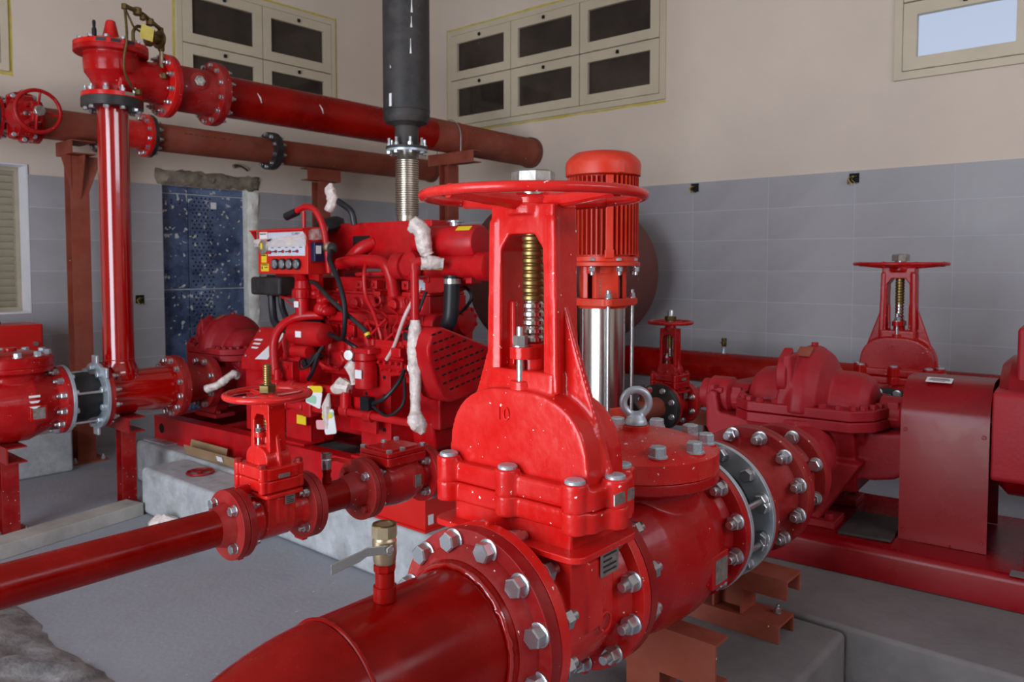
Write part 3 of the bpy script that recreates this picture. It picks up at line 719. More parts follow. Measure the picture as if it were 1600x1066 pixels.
def check_valve(name, label, loc, P, m='check_red', cover='cover_red', scale=1.0, nut_l='nut', nut_r='nut', lid='round', rz=0, plate=True, eye=True):
    t = thing(name, label, 'check valve', loc, rz, scale=scale)
    g = type('C', (), P); h = g.ftf / 2
    b = MB()
    b.lathe([(g.ri * 1.25, -h + g.tf * .5), (g.ri * 1.12, -h + g.tf + .035 * g.k), (g.rb * .93, -h * .5), (g.rb, -h * .1), (g.rb, h * .25), (g.rb * .82, h * .62), (g.ri * 1.12, h - g.tf - .03 * g.k), (g.ri * 1.25, h - g.tf * .5)], ax='x', n=48)
    if lid == 'round':
        b.lathe([(g.rn, -.02), (g.rn, g.zc - .05 * g.k), (g.rn * 1.12, g.zc - .03 * g.k), (g.rl, g.zc - .03 * g.k), (g.rl, g.zc)], n=48)
    else:
        b.prism(rrect(-g.rl * .82, g.rl * .82, -g.rl * .72, g.rl * .72, .02), 'z', 0, g.zc - .028)
        b.prism(rrect(-g.rl, g.rl, -g.rl * .92, g.rl * .92, .012), 'z', g.zc - .03, g.zc)
    b.build('valve_body', m, t, cast=.0042 if g.k > .7 else .0026, iters=6)
    for s_ in (-1, 1): flange(t, s_ * (h - g.tf), s_ * (h - .0004), g.Rf, g.ri * .95, 'flange_red' if s_ < 0 else m)
    if lid == 'round':
        c = MB().lathe([(g.rl, g.zc + .0008), (g.rl, g.zc + .045 * g.k), (g.rl * .97, g.zc + .052 * g.k), (g.rl * .6, g.zc + .074 * g.k), (g.rl * .3, g.zc + .085 * g.k), (0, g.zc + .088 * g.k)], n=64).build('cover', cover, t)
        MB().lathe([(.034 * g.k, g.zc + .07 * g.k), (.034 * g.k, g.zc + .10 * g.k)], n=24).build('eye_boss', cover, t, bevel=.002)
        nb = 10
        for k in range(nb):
            a = 2 * PI * (k + .35) / nb; x, y = math.cos(a) * g.rl * .84, math.sin(a) * g.rl * .84
            MB().lathe([(.026 * g.k, g.zc + .04 * g.k), (.026 * g.k, g.zc + .058 * g.k)], (x, y, 0), n=18).build('bolt_pad', cover, t)
            bolt(t, (x, y, g.zc + .058 * g.k), (0, 0, 1), .036 * g.k, 'bolt', 'galvanised')
        if eye: MB().torus(.033 * g.k, .0105 * g.k, (0, 0, g.zc + .158 * g.k), Vector((.75, .66, 0)), 32, 12).lathe([(.03 * g.k, g.zc + .10 * g.k), (.028 * g.k, g.zc + .112 * g.k), (.016 * g.k, g.zc + .13 * g.k)], n=20).build('lifting_eye', 'galvanised', t, cast=.003, iters=2)
    else:
        c = MB().prism(rrect(-g.rl, g.rl, -g.rl * .92, g.rl * .92, .012), 'z', g.zc + .0008, g.zc + .016).prism(rrect(-g.rl * .8, g.rl * .8, -g.rl * .72, g.rl * .72, .012), 'z', g.zc + .01, g.zc + .021).build('cover', cover, t, bevel=.003)
        for sx in (-1, 1):
            for sy in (-1, 1): bolt(t, (sx * g.rl * .86, sy * g.rl * .78, g.zc + .016), (0, 0, 1), .018, 'cap', 'zinc')
        bolt(t, (-g.rl * .2, -g.rl * .8, g.zc + .016), (0, 0, 1), .018, 'cap', 'zinc'); bolt(t, (g.rl * .2, g.rl * .8, g.zc + .016), (0, 0, 1), .018, 'cap', 'zinc')
    for s_, kd in ((-1, nut_l), (1, nut_r)):
        if kd: bolt_ring(t, (s_ * (h - g.tf - .0005), 0, 0), (-s_, 0, 0), g.bc, g.n, g.bs, kd)
    if plate:
        yy = -g.rb * .97
        MB().box((h * .28, yy + .010 * g.k, -.03 * g.k if lid == 'round' else .005), (.085 * g.k, .035 * g.k, .085 * g.k)).build('plate_boss', m, t, bevel=.004 * g.k)
        sticker(t, [(h * .28 - .03 * g.k, yy - .008 * g.k, -.06 * g.k if lid == 'round' else -.015), (h * .28 + .03 * g.k, yy - .008 * g.k, -.06 * g.k if lid == 'round' else -.015), (h * .28 + .03 * g.k, yy - .008 * g.k, 0 if lid == 'round' else .025), (h * .28 - .03 * g.k, yy - .008 * g.k, 0 if lid == 'round' else .025)], 'plate_steel', 'nameplate', .002)
    return t
C10 = dict(Rf=.203, tf=.029, ftf=.516, n=12, bc=.181, bs=.034, ri=.137, rb=.205, rn=.160, rl=.210, zc=.220, k=1.0)
C3 = dict(Rf=.098, tf=.020, ftf=.262, n=4, bc=.074, bs=.022, ri=.05, rb=.082, rn=.06, rl=.084, zc=.098, k=.45)
def pipe(parent, pts, r, m, name='pipe', n=40):
    return MB().tube(pts, r, n).build(name, m, parent)
def weld_flange(parent, x0, x1, Rf, r, m, s=1, hub=.05):
    """weld-neck flange between x0 (face) and x1, hub on the s side"""
    flange(parent, x0, x1, Rf, r * .98, m)
    f = max(x0, x1) if s > 0 else min(x0, x1)
    MB().lathe([(r * 1.28, f - s * .001), (r * 1.18, f + s * hub * .35), (r * 1.02, f + s * hub)] if s > 0 else [(r * 1.02, f - hub), (r * 1.18, f - hub * .35), (r * 1.28, f + .001)], ax='x', n=48).build('flange_hub', m, parent)
def ball_valve(label, loc, rz=0, s=1.0, lever='steel', body='brass', nipple='pipe_red', leverdir=1, nip=.05, tilt=0.0):
    t = thing('ball_valve', label, 'ball valve', loc, rz, scale=s)
    MB().lathe([(.024, 0), (.024, nip * .5), (.020, nip * .52), (.020, nip)], n=24).build('nipple', nipple, t)
    z = nip
    MB().lathe([(.021, z), (.0235, z + .004), (.0235, z + .016), (.020, z + .018)], n=8).build('hex_union', nipple, t, flat=True)
    MB().lathe([(.0215, z + .018), (.0235, z + .024), (.0235, z + .032), (.025, z + .036), (.025, z + .066), (.022, z + .070), (.021, z + .074)], n=28).build('valve_barrel', body, t)
    hexo = MB().lathe([(.027, z + .074), (.027, z + .098)], n=8).build('hex_end', body, t, flat=True)
    MB().ring(.019, .0245, z + .098, z + .1, n=24).build('end_bore', 'dark_brass', t)
    MB().lathe([(.0075, .018), (.0075, .036)], (0, 0, z + .052), 'x', 14).build('valve_stem', 'steel', t)
    pts = [(.033, .008, z + .056), (.033, -.045, z + .058), (.036, -.060, z + .052), (.040, -.118, z + .036)]
    vs, fs = [], []
    for (x, y, q) in pts:
        w_ = .009 if y > -.05 else .0105
        vs += [(x - .0015, y, q - w_), (x + .0015, y, q - w_), (x + .0015, y, q + w_), (x - .0015, y, q + w_)]
    for k in range(len(pts) - 1):
        a = 4 * k
        for j in range(4): fs.append((a + j, a + (j + 1) % 4, a + 4 + (j + 1) % 4, a + 4 + j))
    fs += [(3, 2, 1, 0), tuple(range(4 * len(pts) - 4, 4 * len(pts)))]
    MB().add(vs, fs).build('lever', lever, t, bevel=.0008)
    bolt(t, (.035, 0, z + .058), (1, 0, 0), .014, 'cap', 'steel', name='lever_nut')
    return t
def c_channel(parent, name, m, p, L, axis, h=.1, w_=.05, th=.006, open_=1):
    """channel section bar: p = start, running +axis for L, web vertical facing away from open_ side"""
    prof = [(0, 0), (w_, 0), (w_, th), (th, th), (th, h - th), (w_, h - th), (w_, h), (0, h)]
    prof = [(open_ * a, b) for a, b in prof]
    return MB().prism(prof, axis, 0, L, p).build(name, m, parent, flat=True)
def c_channel_down(parent, name, m, p, L, axis, w_=.1, h=.05, th=.006):
    """channel lying with its web on top and both flanges down"""
    prof = [(-w_ / 2, 0), (-w_ / 2 + th, 0), (-w_ / 2 + th, h - th), (w_ / 2 - th, h - th), (w_ / 2 - th, 0), (w_ / 2, 0), (w_ / 2, h), (-w_ / 2, h)]
    return MB().prism(prof, axis, 0, L, p).build(name, m, parent, flat=True)
def i_post(parent, name, m, x, y, z0, z1, w_=.1, d=.1, th=.007):
    prof = [(-w_ / 2, -d / 2), (w_ / 2, -d / 2), (w_ / 2, -d / 2 + th), (th / 2, -d / 2 + th), (th / 2, d / 2 - th), (w_ / 2, d / 2 - th), (w_ / 2, d / 2), (-w_ / 2, d / 2), (-w_ / 2, d / 2 - th), (-th / 2, d / 2 - th), (-th / 2, -d / 2 + th), (-w_ / 2, -d / 2 + th)]
    return MB().prism(prof, 'z', z0, z1, (x, y, 0)).build(name, m, parent, flat=True)

# ================================================================== near discharge line (Y = 1.05)
YA, ZA = 1.06, 0.765
# --- big pipe with its elbow turning down to the floor
t = thing('discharge_pipe', 'large glossy red pipe with elbow and welded flange in the near foreground', 'pipe', (1.1405, YA, ZA))
MB().lathe([(.137, -.374), (.137, -.049)], ax='x', n=72).build('straight_pipe', 'pipe_red', t)
el = []
RE = .34
for k in range(25):
    a = R(90 + 90 * k / 24)
    el.append((-.376 + RE * math.cos(a), 0, -RE + RE * math.sin(a)))
el.append((el[-1][0], 0, -ZA + .001))
MB().tube(el, .137, 64).build('elbow', 'pipe_red', t)
MB().torus(.1365, .0045, (-.374, 0, 0), 'x', 72, 8).build('weld_seam', 'pipe_red', t)
MB().lathe([(.143, -.078), (.149, -.068), (.150, -.055), (.146, -.046), (.137, -.044)], ax='x', n=72).build('weld_bead', 'pipe_red', t, )
MB().lathe([(.150, -.060), (.168, -.046), (.1745, -.030)], ax='x', n=72).build('flange_hub', 'flange_red', t)
flange(t, -.032, -.0006, .203, .13, 'flange_red', n=96)
MB().torus(.1415, .0065, (-.075, 0, 0), 'x', 110, 8).build('weld_ripple', 'riser_red', t, noise=.0014, smooth=70)
MB().ring(.13, .172, -.0005, .0001, ax='x', n=48).build('gasket', 'rubber', t)
bolt_ring(t, (-.0325, 0, 0), (-1, 0, 0), .181, 12, .036, 'bolt', ph=R(15))
ball_valve('brass ball valve with steel lever on the near red pipe', (1.1405 - .255, YA, ZA + .1375), R(-115), .86, 'steel', 'brass', 'pipe_red', nip=.060)
gate_valve('gate_valve', 'large red outside-screw gate valve numbered 10 in the foreground centre', (1.302, YA, ZA), G10, 'valve_red')
check_valve('check_valve', 'large red check valve with bolted round cover and lifting eye, in the foreground', (1.7225, YA, ZA), C10)

# --- galvanised flexible joint
x0 = 1.7225 + .258
t = thing('flexible_joint', 'galvanised flexible rubber joint with tie rod between the near check valve and red spool', 'pipe joint', (x0, YA, ZA))
flange(t, .001, .018, .205, .12, 'galvanised', n=96)
flange(t, .148, .166, .205, .12, 'galvanised', n=96)
MB().lathe([(.140, .018), (.143, .035), (.158, .065), (.165, .083), (.158, .1), (.143, .13), (.140, .148)], ax='x', n=64).build('rubber_bellows', 'rubber', t)
for a in (R(200), R(40), R(160), R(320)):
    y, z = .181 * math.cos(a), .181 * math.sin(a)
    MB().cyl((.018, y, z), (.150, y, z), .0085, n=14).build('tie_rod', 'zinc', t)
    bolt(t, (.1475, y, z), (-1, 0, 0), .034, 'bolt')
bolt_ring(t, (.1478, 0, 0), (-1, 0, 0), .181, 12, .034, 'bolt', ph=R(15), only=lambda a: True)
# --- red spool to the bigger flange pair
x1 = x0 + .1665
t = thing('spool_pipe', 'short dark red flanged spool between flexible joint and reducer on near line', 'pipe', (x1, YA, ZA))
flange(t, .0004, .028, .203, .12, 'flange_red', n=96)
MB().lathe([(.170, .028), (.158, .05), (.148, .10), (.148, .19), (.16, .23), (.172, .255)], ax='x', n=64).build('spool_body', 'flange_red', t)
flange(t, .254, .284, .203, .12, 'flange_red', n=96)
bolt_ring(t, (.2535, 0, 0), (-1, 0, 0), .181, 12, .036, 'nut', ph=R(15))
x2 = x1 + .285
t = thing('reducer', 'dark red flanged reducer bolted to the electric pump discharge', 'pipe', (x2, YA, ZA))
flange(t, .0004, .028, .203, .1, 'flange_red', n=96)
MB().lathe([(.172, .028), (.150, .06), (.125, .13), (.12, .19), (.135, .216)], ax='x', n=64).build('reducer_cone', 'flange_red', t)
flange(t, .216, .244, .171, .09, 'flange_red', n=72)
bolt_ring(t, (.2155, 0, 0), (-1, 0, 0), .149, 8, .036, 'bolt', ph=R(22.5))
XPUMP = x2 + .2445
print('pump flange at', XPUMP)

# --- channel-steel pipe stands on the concrete block
def stand(label, x, y0, y1, yp, zt, zb, m='primer', post=.1, foot=True, hh=.06):
    s = thing('pipe_stand', label, 'pipe stand', (x, 0, zb))
    c_channel_down(s, 'head_channel', m, (0, y0, zt - zb - hh), y1 - y0, 'y', .11, hh, .008)
    i_post(s, 'post', m, 0, yp, .056, zt - zb - hh, post, post)
    if foot:
        c_channel_down(s, 'foot_channel', m, (0, y0 + .02, 0.0005), y1 - y0 - .02, 'y', .12, .055, .008)
        for yy in (y0 + .06, y1 - .06): bolt(s, (.03, yy, .056), (0, 0, 1), .018, 'nut', 'zinc')
    return s
stand('brown primed pipe stand under the red spool, on the concrete block by the pump', 2.30, .86, 1.24, 1.05, ZA - .2035, .365)
s2 = thing('pipe_stand', 'brown primed channel bracket under the near check valve, nearest the camera', 'pipe stand', (1.75, 0, .365))
c_channel(s2, 'head_channel', 'primer', (0, .845, .075), .38, 'y', .12, .07, .008, 1)
MB().bb(.0, .09, 1.0, 1.1, .0005, .075).build('post', 'primer', s2)

# ================================================================== small pump line (Y = 2.0)
YB, ZB = 2.0, 0.772
t = thing('jockey_discharge_pipe', 'long glossy dark red pipe entering from the left edge to the small gate valve', 'pipe', (1.124, YB, ZB))
pipe(t, [(-1.9, 0, 0), (-.03, 0, 0)], .0505, 'pipe_red', 'straight_pipe', 40)
weld_flange(t, -.021, -.0005, .098, .0505, 'flange_red', -1, .035)
bolt_ring(t, (-.0215, 0, 0), (-1, 0, 0), .074, 4, .024, 'bolt', ph=R(45))
gate_valve('gate_valve', 'small red gate valve with brass stem thread standing above its handwheel', (1.124 + .1165, YB, ZB), G3, 'valve_red', fl_m='flange_red')
xb = 1.124 + .233
t = thing('spool_pipe', 'small red spool pipe with ball valve between small gate valve and square-lid check valve', 'pipe', (xb, YB, ZB))
pipe(t, [(.03, 0, 0), (.19, 0, 0)], .0475, 'pipe_red', 'straight_pipe', 40)
weld_flange(t, .0005, .021, .098, .0475, 'flange_red', 1, .03)
weld_flange(t, .200, .221, .098, .0475, 'flange_red', -1, .06)
MB().ring(.04, .08, .221, .2225, ax='x', n=32).build('gasket', 'rubber', t)
bolt_ring(t, (.1995, 0, 0), (-1, 0, 0), .074, 4, .022, 'bolt', 'flange_red', ph=R(45), only=lambda a: a < 2 or a > 3)
bolt_ring(t, (.1995, 0, 0), (-1, 0, 0), .074, 4, .022, 'bolt', 'zinc', ph=R(45), only=lambda a: 2 <= a <= 3)
ball_valve('small ball valve with red lever on the small spool pipe', (xb + .085, YB, ZB + .0479), R(50), .62, 'box_red', 'zinc', 'pipe_red', nip=.05)
check_valve('check_valve', 'small red check valve with square bolted lid above the red battery box', (xb + .2225 + .131, YB, ZB), C3, 'check_red', 'check_red', lid='square')
xe = xb + .2225 + .262
t = thing('jockey_delivery_pipe', 'red pipe between small check valve and vertical pump, hidden behind the foreground valve', 'pipe', (xe, YB, ZB))
weld_flange(t, .0005, .021, .098, .0475, 'flange_red', 1, .03)
pipe(t, [(.03, 0, 0), (2.75 - xe, 0, 0)], .0475, 'pipe_red', 'straight_pipe', 32)
for xx in (.95,):
    s = thing('pipe_stand', 'small red post holding the long small pipe near the left edge of the picture', 'pipe stand', (.05, YB, 0))
    i_post(s, 'post', 'primer', 0, 0, .001, ZB - .105, .08, .08)
    c_channel_down(s, 'head_channel', 'primer', (0, -.1, ZB - .105), .2, 'y', .1, .053, .008)

# --- vertical multistage pump
JX = 2.955
t = thing('vertical_pump', 'vertical multistage pump with orange-red finned motor and stainless sleeve', 'pump', (JX, YB, 0))
b = MB().lathe([(.125, .70), (.125, .745), (.108, .80), (.108, .858)], n=40)
b.lathe([(.058, -.155), (.052, 0), (.058, .155)], (0, 0, ZB), 'x', 28)
b.build('pump_base', 'motor_red', t, cast=.004, iters=4)
MB().prism(rrect(-.16, .16, -.13, .13, .03), 'z', .675, .702).build('base_plate', 'motor_red', t, bevel=.003)
for s_ in (-1, 1):
    flange(t, s_ * .155, s_ * .178, .098, .04, 'motor_red')
    bolt_ring(t, (s_ * .1545, 0, ZB), (-s_, 0, 0), .074, 4, .02, 'nut', ph=R(45))
MB().lathe([(.103, .858), (.103, 1.312)], n=56).build('sleeve', 'stainless', t)
MB().lathe([(.108, 1.300), (.112, 1.312)], n=48).build('sleeve_ring', 'motor_red', t)
MB().prism(rrect(-.122, .122, -.122, .122, .05), 'z', 1.312, 1.345).build('top_flange', 'motor_red', t, bevel=.003)
for k in range(4):
    a = R(45 + 90 * k); x, y = .137 * math.cos(a), .137 * math.sin(a)
    MB().cyl((x, y, .80), (x, y, 1.346), .0085, n=12).build('tie_rod', 'zinc', t)
    bolt(t, (x, y, 1.346), (0, 0, 1), .026, 'nut')
    MB().lathe([(.024, 1.318), (.024, 1.342)], (x, y, 0), n=18).build('rod_lug', 'motor_red', t)
# lantern with open windows and coupling inside
for k in range(4):
    a = R(45 + 90 * k)
    pts = [(.1, -.055), (.1, .055), (.075, .065), (.075, -.065)]
    q = [(c_ * math.cos(a) - s_ * math.sin(a), c_ * math.sin(a) + s_ * math.cos(a)) for c_, s_ in [(.098, -.052), (.098, .052), (.078, .062), (.078, -.062)]]
    MB().prism(q, 'z', 1.345, 1.488).build('lantern_post', 'motor_red', t, bevel=.003)
MB().ring(.06, .103, 1.455, 1.488, n=32).build('lantern_ring', 'motor_red', t, bevel=.003)
MB().lathe([(.045, 1.346), (.045, 1.45), (.03, 1.46), (.03, 1.49)], n=24).build('coupling', 'steel', t)
gm = MB()
for k in range(9): gm.bb(-.075, .075, -.0785, -.0765, 1.352 + k * .009, 1.356 + k * .009)
gm.xform(Matrix.Rotation(R(-20), 4, 'Z')).build('coupling_screen', 'stainless', t, flat=True)['kind'] = 'stuff'
MB().lathe([(.155, 1.488), (.168, 1.49), (.168, 1.505), (.150, 1.512), (.150, 1.53)], n=56).build('motor_flange', 'motor_red', t)
for k in range(8):
    a = 2 * PI * k / 8 + .3
    bolt(t, (.155 * math.cos(a), .155 * math.sin(a), 1.486), (0, 0, -1), .026, 'nut')
    bolt(t, (.150 * math.cos(a), .150 * math.sin(a), 1.5125), (0, 0, 1), .022, 'cap')
MB().lathe([(.124, 1.51), (.124, 1.90)], n=48).build('motor_core', 'motor_red', t)
for k in range(44):
    a = 2 * PI * k / 44
    if k % 11 in (5, 6): continue
    MB().box((.138, 0, 1.711), (.044, .0035, .345)).xform(Matrix.Rotation(a, 4, 'Z')).build('cooling_fin', 'motor_red', t, flat=True)
for k in range(4):
    a = 2 * PI * (k * 11 + 5.5) / 44
    MB().box((.135, 0, 1.705), (.05, .034, .36)).xform(Matrix.Rotation(a, 4, 'Z')).build('motor_rib', 'motor_red', t, bevel=.004)
    MB().box((.140, 0, 1.542), (.045, .042, .04)).xform(Matrix.Rotation(a, 4, 'Z')).build('motor_foot', 'motor_red', t, bevel=.005)
MB().lathe([(.155, 1.888), (.168, 1.892), (.170, 1.94), (.166, 1.955), (.150, 1.975), (.125, 1.993), (.10, 1.998), (0, 1.999)], n=56).build('fan_cover', 'motor_red', t)
MB().box((0, 0, 1.62), (.09, .09, .12)).xform(Matrix.Translation((.11, .15, 0))).build('terminal_box', 'motor_red', t, bevel=.006)
for k in range(4):
    a = R(45 + 90 * k) + .3
    MB().box((.168, 0, 1.918), (.008, .03, .05)).xform(Matrix.Rotation(a, 4, 'Z')).build('cover_strap', 'motor_red', t, bevel=.002)
s = thing('pump_pedestal', 'grey concrete pedestal under the vertical pump', 'plinth', (JX, YB, 0))
MB().bb(-.148, .148, -.2, .2, .001, .674).build('pedestal_block', 'concrete', s, bevel=.015)

# suction side of the vertical pump
xj = JX + .178
t = thing('suction_pipe', 'short brown pipe with black flange between vertical pump and rear small gate valve', 'pipe', (xj, YB, ZB))
flange(t, .0005, .02, .098, .045, 'black_paint')
pipe(t, [(.02, 0, 0), (.33, 0, 0)], .055, 'primer', 'straight_pipe', 32)
flange(t, .31, .345, .118, .05, 'black_paint')
bolt_ring(t, (.3095, 0, 0), (-1, 0, 0), .095, 8, .022, 'bolt')
ball_valve('tiny ball valve with red lever on the brown suction pipe behind the lifting eye', (xj + .17, YB, ZB + .0555), R(60), .6, 'box_red', 'steel', 'primer', nip=.03)
G4 = dict(G3); G4.update(Rf=.118, bc=.095, n=8, bs=.022, ftf=.2, zs=.125, zt=.16, y0=.20, y1=.395, wz=.425, stem=.49, Rw=.118, dz=.215)
gate_valve('gate_valve', 'small red gate valve in front of the grey tiles between vertical pump and electric pump', (xj + .3455 + .1, YB, ZB), G4, 'check_red', nuts_l=None)
xk = xj + .3455 + .2
t = thing('suction_pipe', 'slim dark red suction pipe running back to the wall header from the small gate valve', 'pipe', (xk, YB, ZB))
flange(t, .0005, .022, .118, .045, 'check_red')
pipe(t, [(.02, 0, 0), (5.195 - xk, 0, -.05)], .057, 'flange_red', 'straight_pipe', 32)
s = thing('pipe_stand', 'brown primed bracket under the slim suction pipe behind the electric pump', 'pipe stand', (4.1, YB, 0))
i_post(s, 'post', 'primer', 0, 0, .001, .58, .1, .1)
c_channel_down(s, 'head_channel', 'primer', (0, -.16, .58), .32, 'y', .1, .07, .008)

# --- wall header
HX, HZ = 5.4, 0.72
t = thing('header_pipe', 'long dark red header pipe along the foot of the right wall', 'pipe', (HX, 0, HZ))
pipe(t, [(0, -1.6, 0), (0, 4.15, 0)], .117, 'pipe_red', 'straight_pipe', 48)
MB().ball((0, 4.15, 0), (.117, .06, .117)).build('end_cap', 'pipe_red', t)
MB().cyl((-.203, 1.20, -.10), (-.02, 1.20, -.10), .105, n=32).build('branch', 'pipe_red', t)
MB().cyl((-.203, YB, .002), (0, YB, 0), .060, n=28).build('branch', 'pipe_red', t)
for y in (-.9, 1.85, 3.6):
    s = thing('pipe_stand', {-.9: 'brown stand under the right end of the wall header, past the motor', 1.85: 'brown stand under the wall header behind the electric pump', 3.6: 'brown stand under the wall header beneath the brown tank'}[y], 'pipe stand', (HX, y, 0))
    i_post(s, 'post', 'primer', 0, 0, .001, HZ - .118 - .06, .1, .1)
    c_channel_down(s, 'head_channel', 'primer', (-.16, 0, HZ - .118 - .06), .32, 'x', .1, .0595, .008)
ball_valve('small brass ball valve with yellow lever on top of the wall header', (HX, 2.57, HZ + .115), R(95), .75, 'yellow_handle', 'dark_brass', 'galvanised', nip=.05)

# --- rear 10 inch gate valve on the electric pump suction
ZS = 0.62
gate_valve('gate_valve', 'red gate valve with thin edge-on handwheel behind the electric pump against the tiles', (4.72, 1.20, ZS), G10, 'check_red', cover='check_red', nuts_l=None, nuts_r='nut')
t = thing('suction_pipe', 'dark red suction stub joining rear gate valve to wall header', 'pipe', (4.8815, 1.20, ZS))
flange(t, .0005, .028, .203, .13, 'flange_red')
pipe(t, [(.028, 0, 0), (5.195 - 4.8815, 0, 0)], .112, 'flange_red', 'straight_pipe')
t = thing('flexible_joint', 'black flexible joint between electric pump suction and rear gate valve', 'pipe joint', (4.5585, 1.20, ZS))
flange(t, -.03, -.0005, .203, .12, 'black_paint')
bolt_ring(t, (-.0305, 0, 0), (-1, 0, 0), .181, 12, .034, 'bolt')
MB().lathe([(.14, -.03), (.155, -.10), (.155, -.13), (.14, -.20)][::-1], ax='x', n=48).build('rubber_bellows', 'rubber', t)
flange(t, -.232, -.20, .203, .12, 'black_paint')
bolt_ring(t, (-.1995, 0, 0), (1, 0, 0), .181, 12, .034, 'bolt')
gv = bpy.data.objects['gate_valve']
MB().torus(.020, .0035, (.036, -.166, -.012), 'y', 28, 8).build('cast_emblem', 'valve_red', gv)

# ================================================================== horizontal split-case pumps
def split_pump(label, loc, rz, xd, yd, zd, xs, ys, zs, zb, zsp, m='pump_red', rd=.1, rs=.125, Rd=.171, plate='primer'):
    """origin on the floor under the middle of the casing, shaft along local y, discharge towards -x"""
    t = thing('split_case_pump', label, 'pump', loc, rz)
    c, s_ = math.cos(rz), math.sin(rz); ux = Vector((c, -s_, 0))      # room X direction seen from the pump
    # lower casing with nozzles
    b = MB()
    b.lathe([(.10, -.075), (.235, -.055), (.25, 0), (.235, .055), (.10, .075)], (0, 0, zsp - .02), 'y', 40)
    b.lathe([(.09, -.25), (.14, -.225), (.165, -.12), (.165, .12), (.14, .225), (.09, .25)], (0, 0, zsp - .02), 'y', 36)
    b.prism([(-.2, zsp - .02), (.2, zsp - .02), (.12, zb + .12), (-.12, zb + .12)], 'y', -.2, .2)
    D = Vector((xd, yd, zd)); S = Vector((xs, ys, zs))
    LD = (Vector((-.1, 0, 0)) - D).to_2d().length
    b.tube([D + ux * .008, D + ux * LD * .3, D + ux * LD * .6, Vector((-.1, 0, zsp - .10)), Vector((0, 0, zsp - .06))], [rd * 1.12, rd, rd, rd * 1.1, rd * 1.15], 28)
    b.tube([S - ux * .008, S - ux * .12, S - ux * .30, Vector((.1, 0, zsp - .12)), Vector((0, 0, zsp - .08))], [rs * 1.1, rs, rs, rs, rs], 28)
    cut = MB(); cut.v = [Vector((p.x, p.y, min(p.z, zsp - .012))) for p in b.v]; cut.f = b.f
    # legs
    for sx in (-1, 1):
        cut.prism([(-.23, zsp - .16), (.13, zsp - .16), (.06, zb + .02), (-.085, zb + .02)], 'x', sx * .17 - .05, sx * .17 + .05)
    for sy in (-1, 1):
        pr = [(.12, -.24), (.26, -.235), (.33, -.22), (.385, -.18), (.42, -.11), (.425, .03), (.405, .05), (.375, .045), (.362, -.04), (.30, -.05), (.12, -.05)]
        cut.prism([(sy * a, zsp + b_) for a, b_ in pr], 'x', -.115, .115)
    cut.build('lower_casing', m, t, cast=.0055, iters=6)
    for sx in (-1, 1):
        MB().bb(sx * .17 - .075, sx * .17 + .075, -.15, .10, zb + .0005, zb + .028).build('foot', m, t, bevel=.003)
        for y in (-.12, .07): bolt(t, (sx * .20, y, zb + .028), (0, 0, 1), .03, 'cap', m)
    MB().ring(rd * .9, Rd, 0.0005, .03, D, ux, 64).build('discharge_flange', m, t, bevel=.002)
    MB().ring(rs * .9, .203, -.03, -.0005, S, ux, 64).build('suction_flange', m, t, bevel=.002)
    # bolted split flanges
    out = [(-.235, -.19), (-.17, -.255), (-.06, -.285), (.06, -.285), (.17, -.255), (.235, -.19), (.235, .19), (.17, .255), (.06, .285), (-.06, .285), (-.17, .255), (-.235, .19)]
    out = [(a * 1.0, b_ * 1.04) for a, b_ in out]
    MB().prism(out, 'z', zsp - .042, zsp - .001).build('lower_split_flange', m, t, bevel=.006)
    MB().prism(out, 'z', zsp + .001, zsp + .042).build('upper_split_flange', m, t, bevel=.006)
    n = 26
    per = []
    for k in range(12):
        a, b2 = Vector(out[k] + (0,)), Vector(out[(k + 1) % 12] + (0,)); L = (b2 - a).length; q = max(1, round(L / .062))
        for j in range(q): per.append(a + (b2 - a) * (j + .5) / q)
    for p in per:
        q = p * (1 - .024 / p.length * 1.0)
        bolt(t, (q.x, q.y, zsp + .042), (0, 0, 1), .027, 'cap', m)
    # upper casing
    u = MB()
    u.lathe([(.06, -.105), (.16, -.092), (.215, -.06), (.243, -.02), (.246, .02), (.225, .055), (.06, .072)], (0, .0, zsp + .015), 'y', 44)
    u.lathe([(.06, -.245), (.115, -.235), (.145, -.20), (.152, -.15), (.152, .15), (.145, .20), (.115, .235), (.06, .245)], (0, 0, zsp + .012), 'y', 40)
    u.bb(-.15, .15, -.2, .2, zsp, zsp + .05)
    u.v = [Vector((p.x, p.y, max(p.z, zsp + .012))) for p in u.v]
    u.prism([(.02, zsp + .02), (.095, zsp + .02), (.075, zsp + .12), (.06, zsp + .235), (.03, zsp + .235)], 'x', -.222, -.02)
    u.build('upper_casing', m, t, cast=.0055, iters=8)
    MB().prism([(-.215, zsp + .09), (-.19, zsp + .085), (-.19, zsp + .19), (-.13, zsp + .235), (-.13, zsp + .26), (-.20, zsp + .225), (-.235, zsp + .18), (-.235, zsp + .12)], 'y', .045, .085).build('lifting_hook', m, t, bevel=.008)
    MB().lathe([(.014, zsp + .25), (.014, zsp + .272)], n=12).build('vent_plug', m, t)
    M_ = Matrix.Translation((-.10, .012, zsp + .242)) @ Matrix.Rotation(R(-26), 4, 'Y')
    MB().box((0, 0, 0), (.07, .055, .003)).xform(M_).build('nameplate', plate, t)
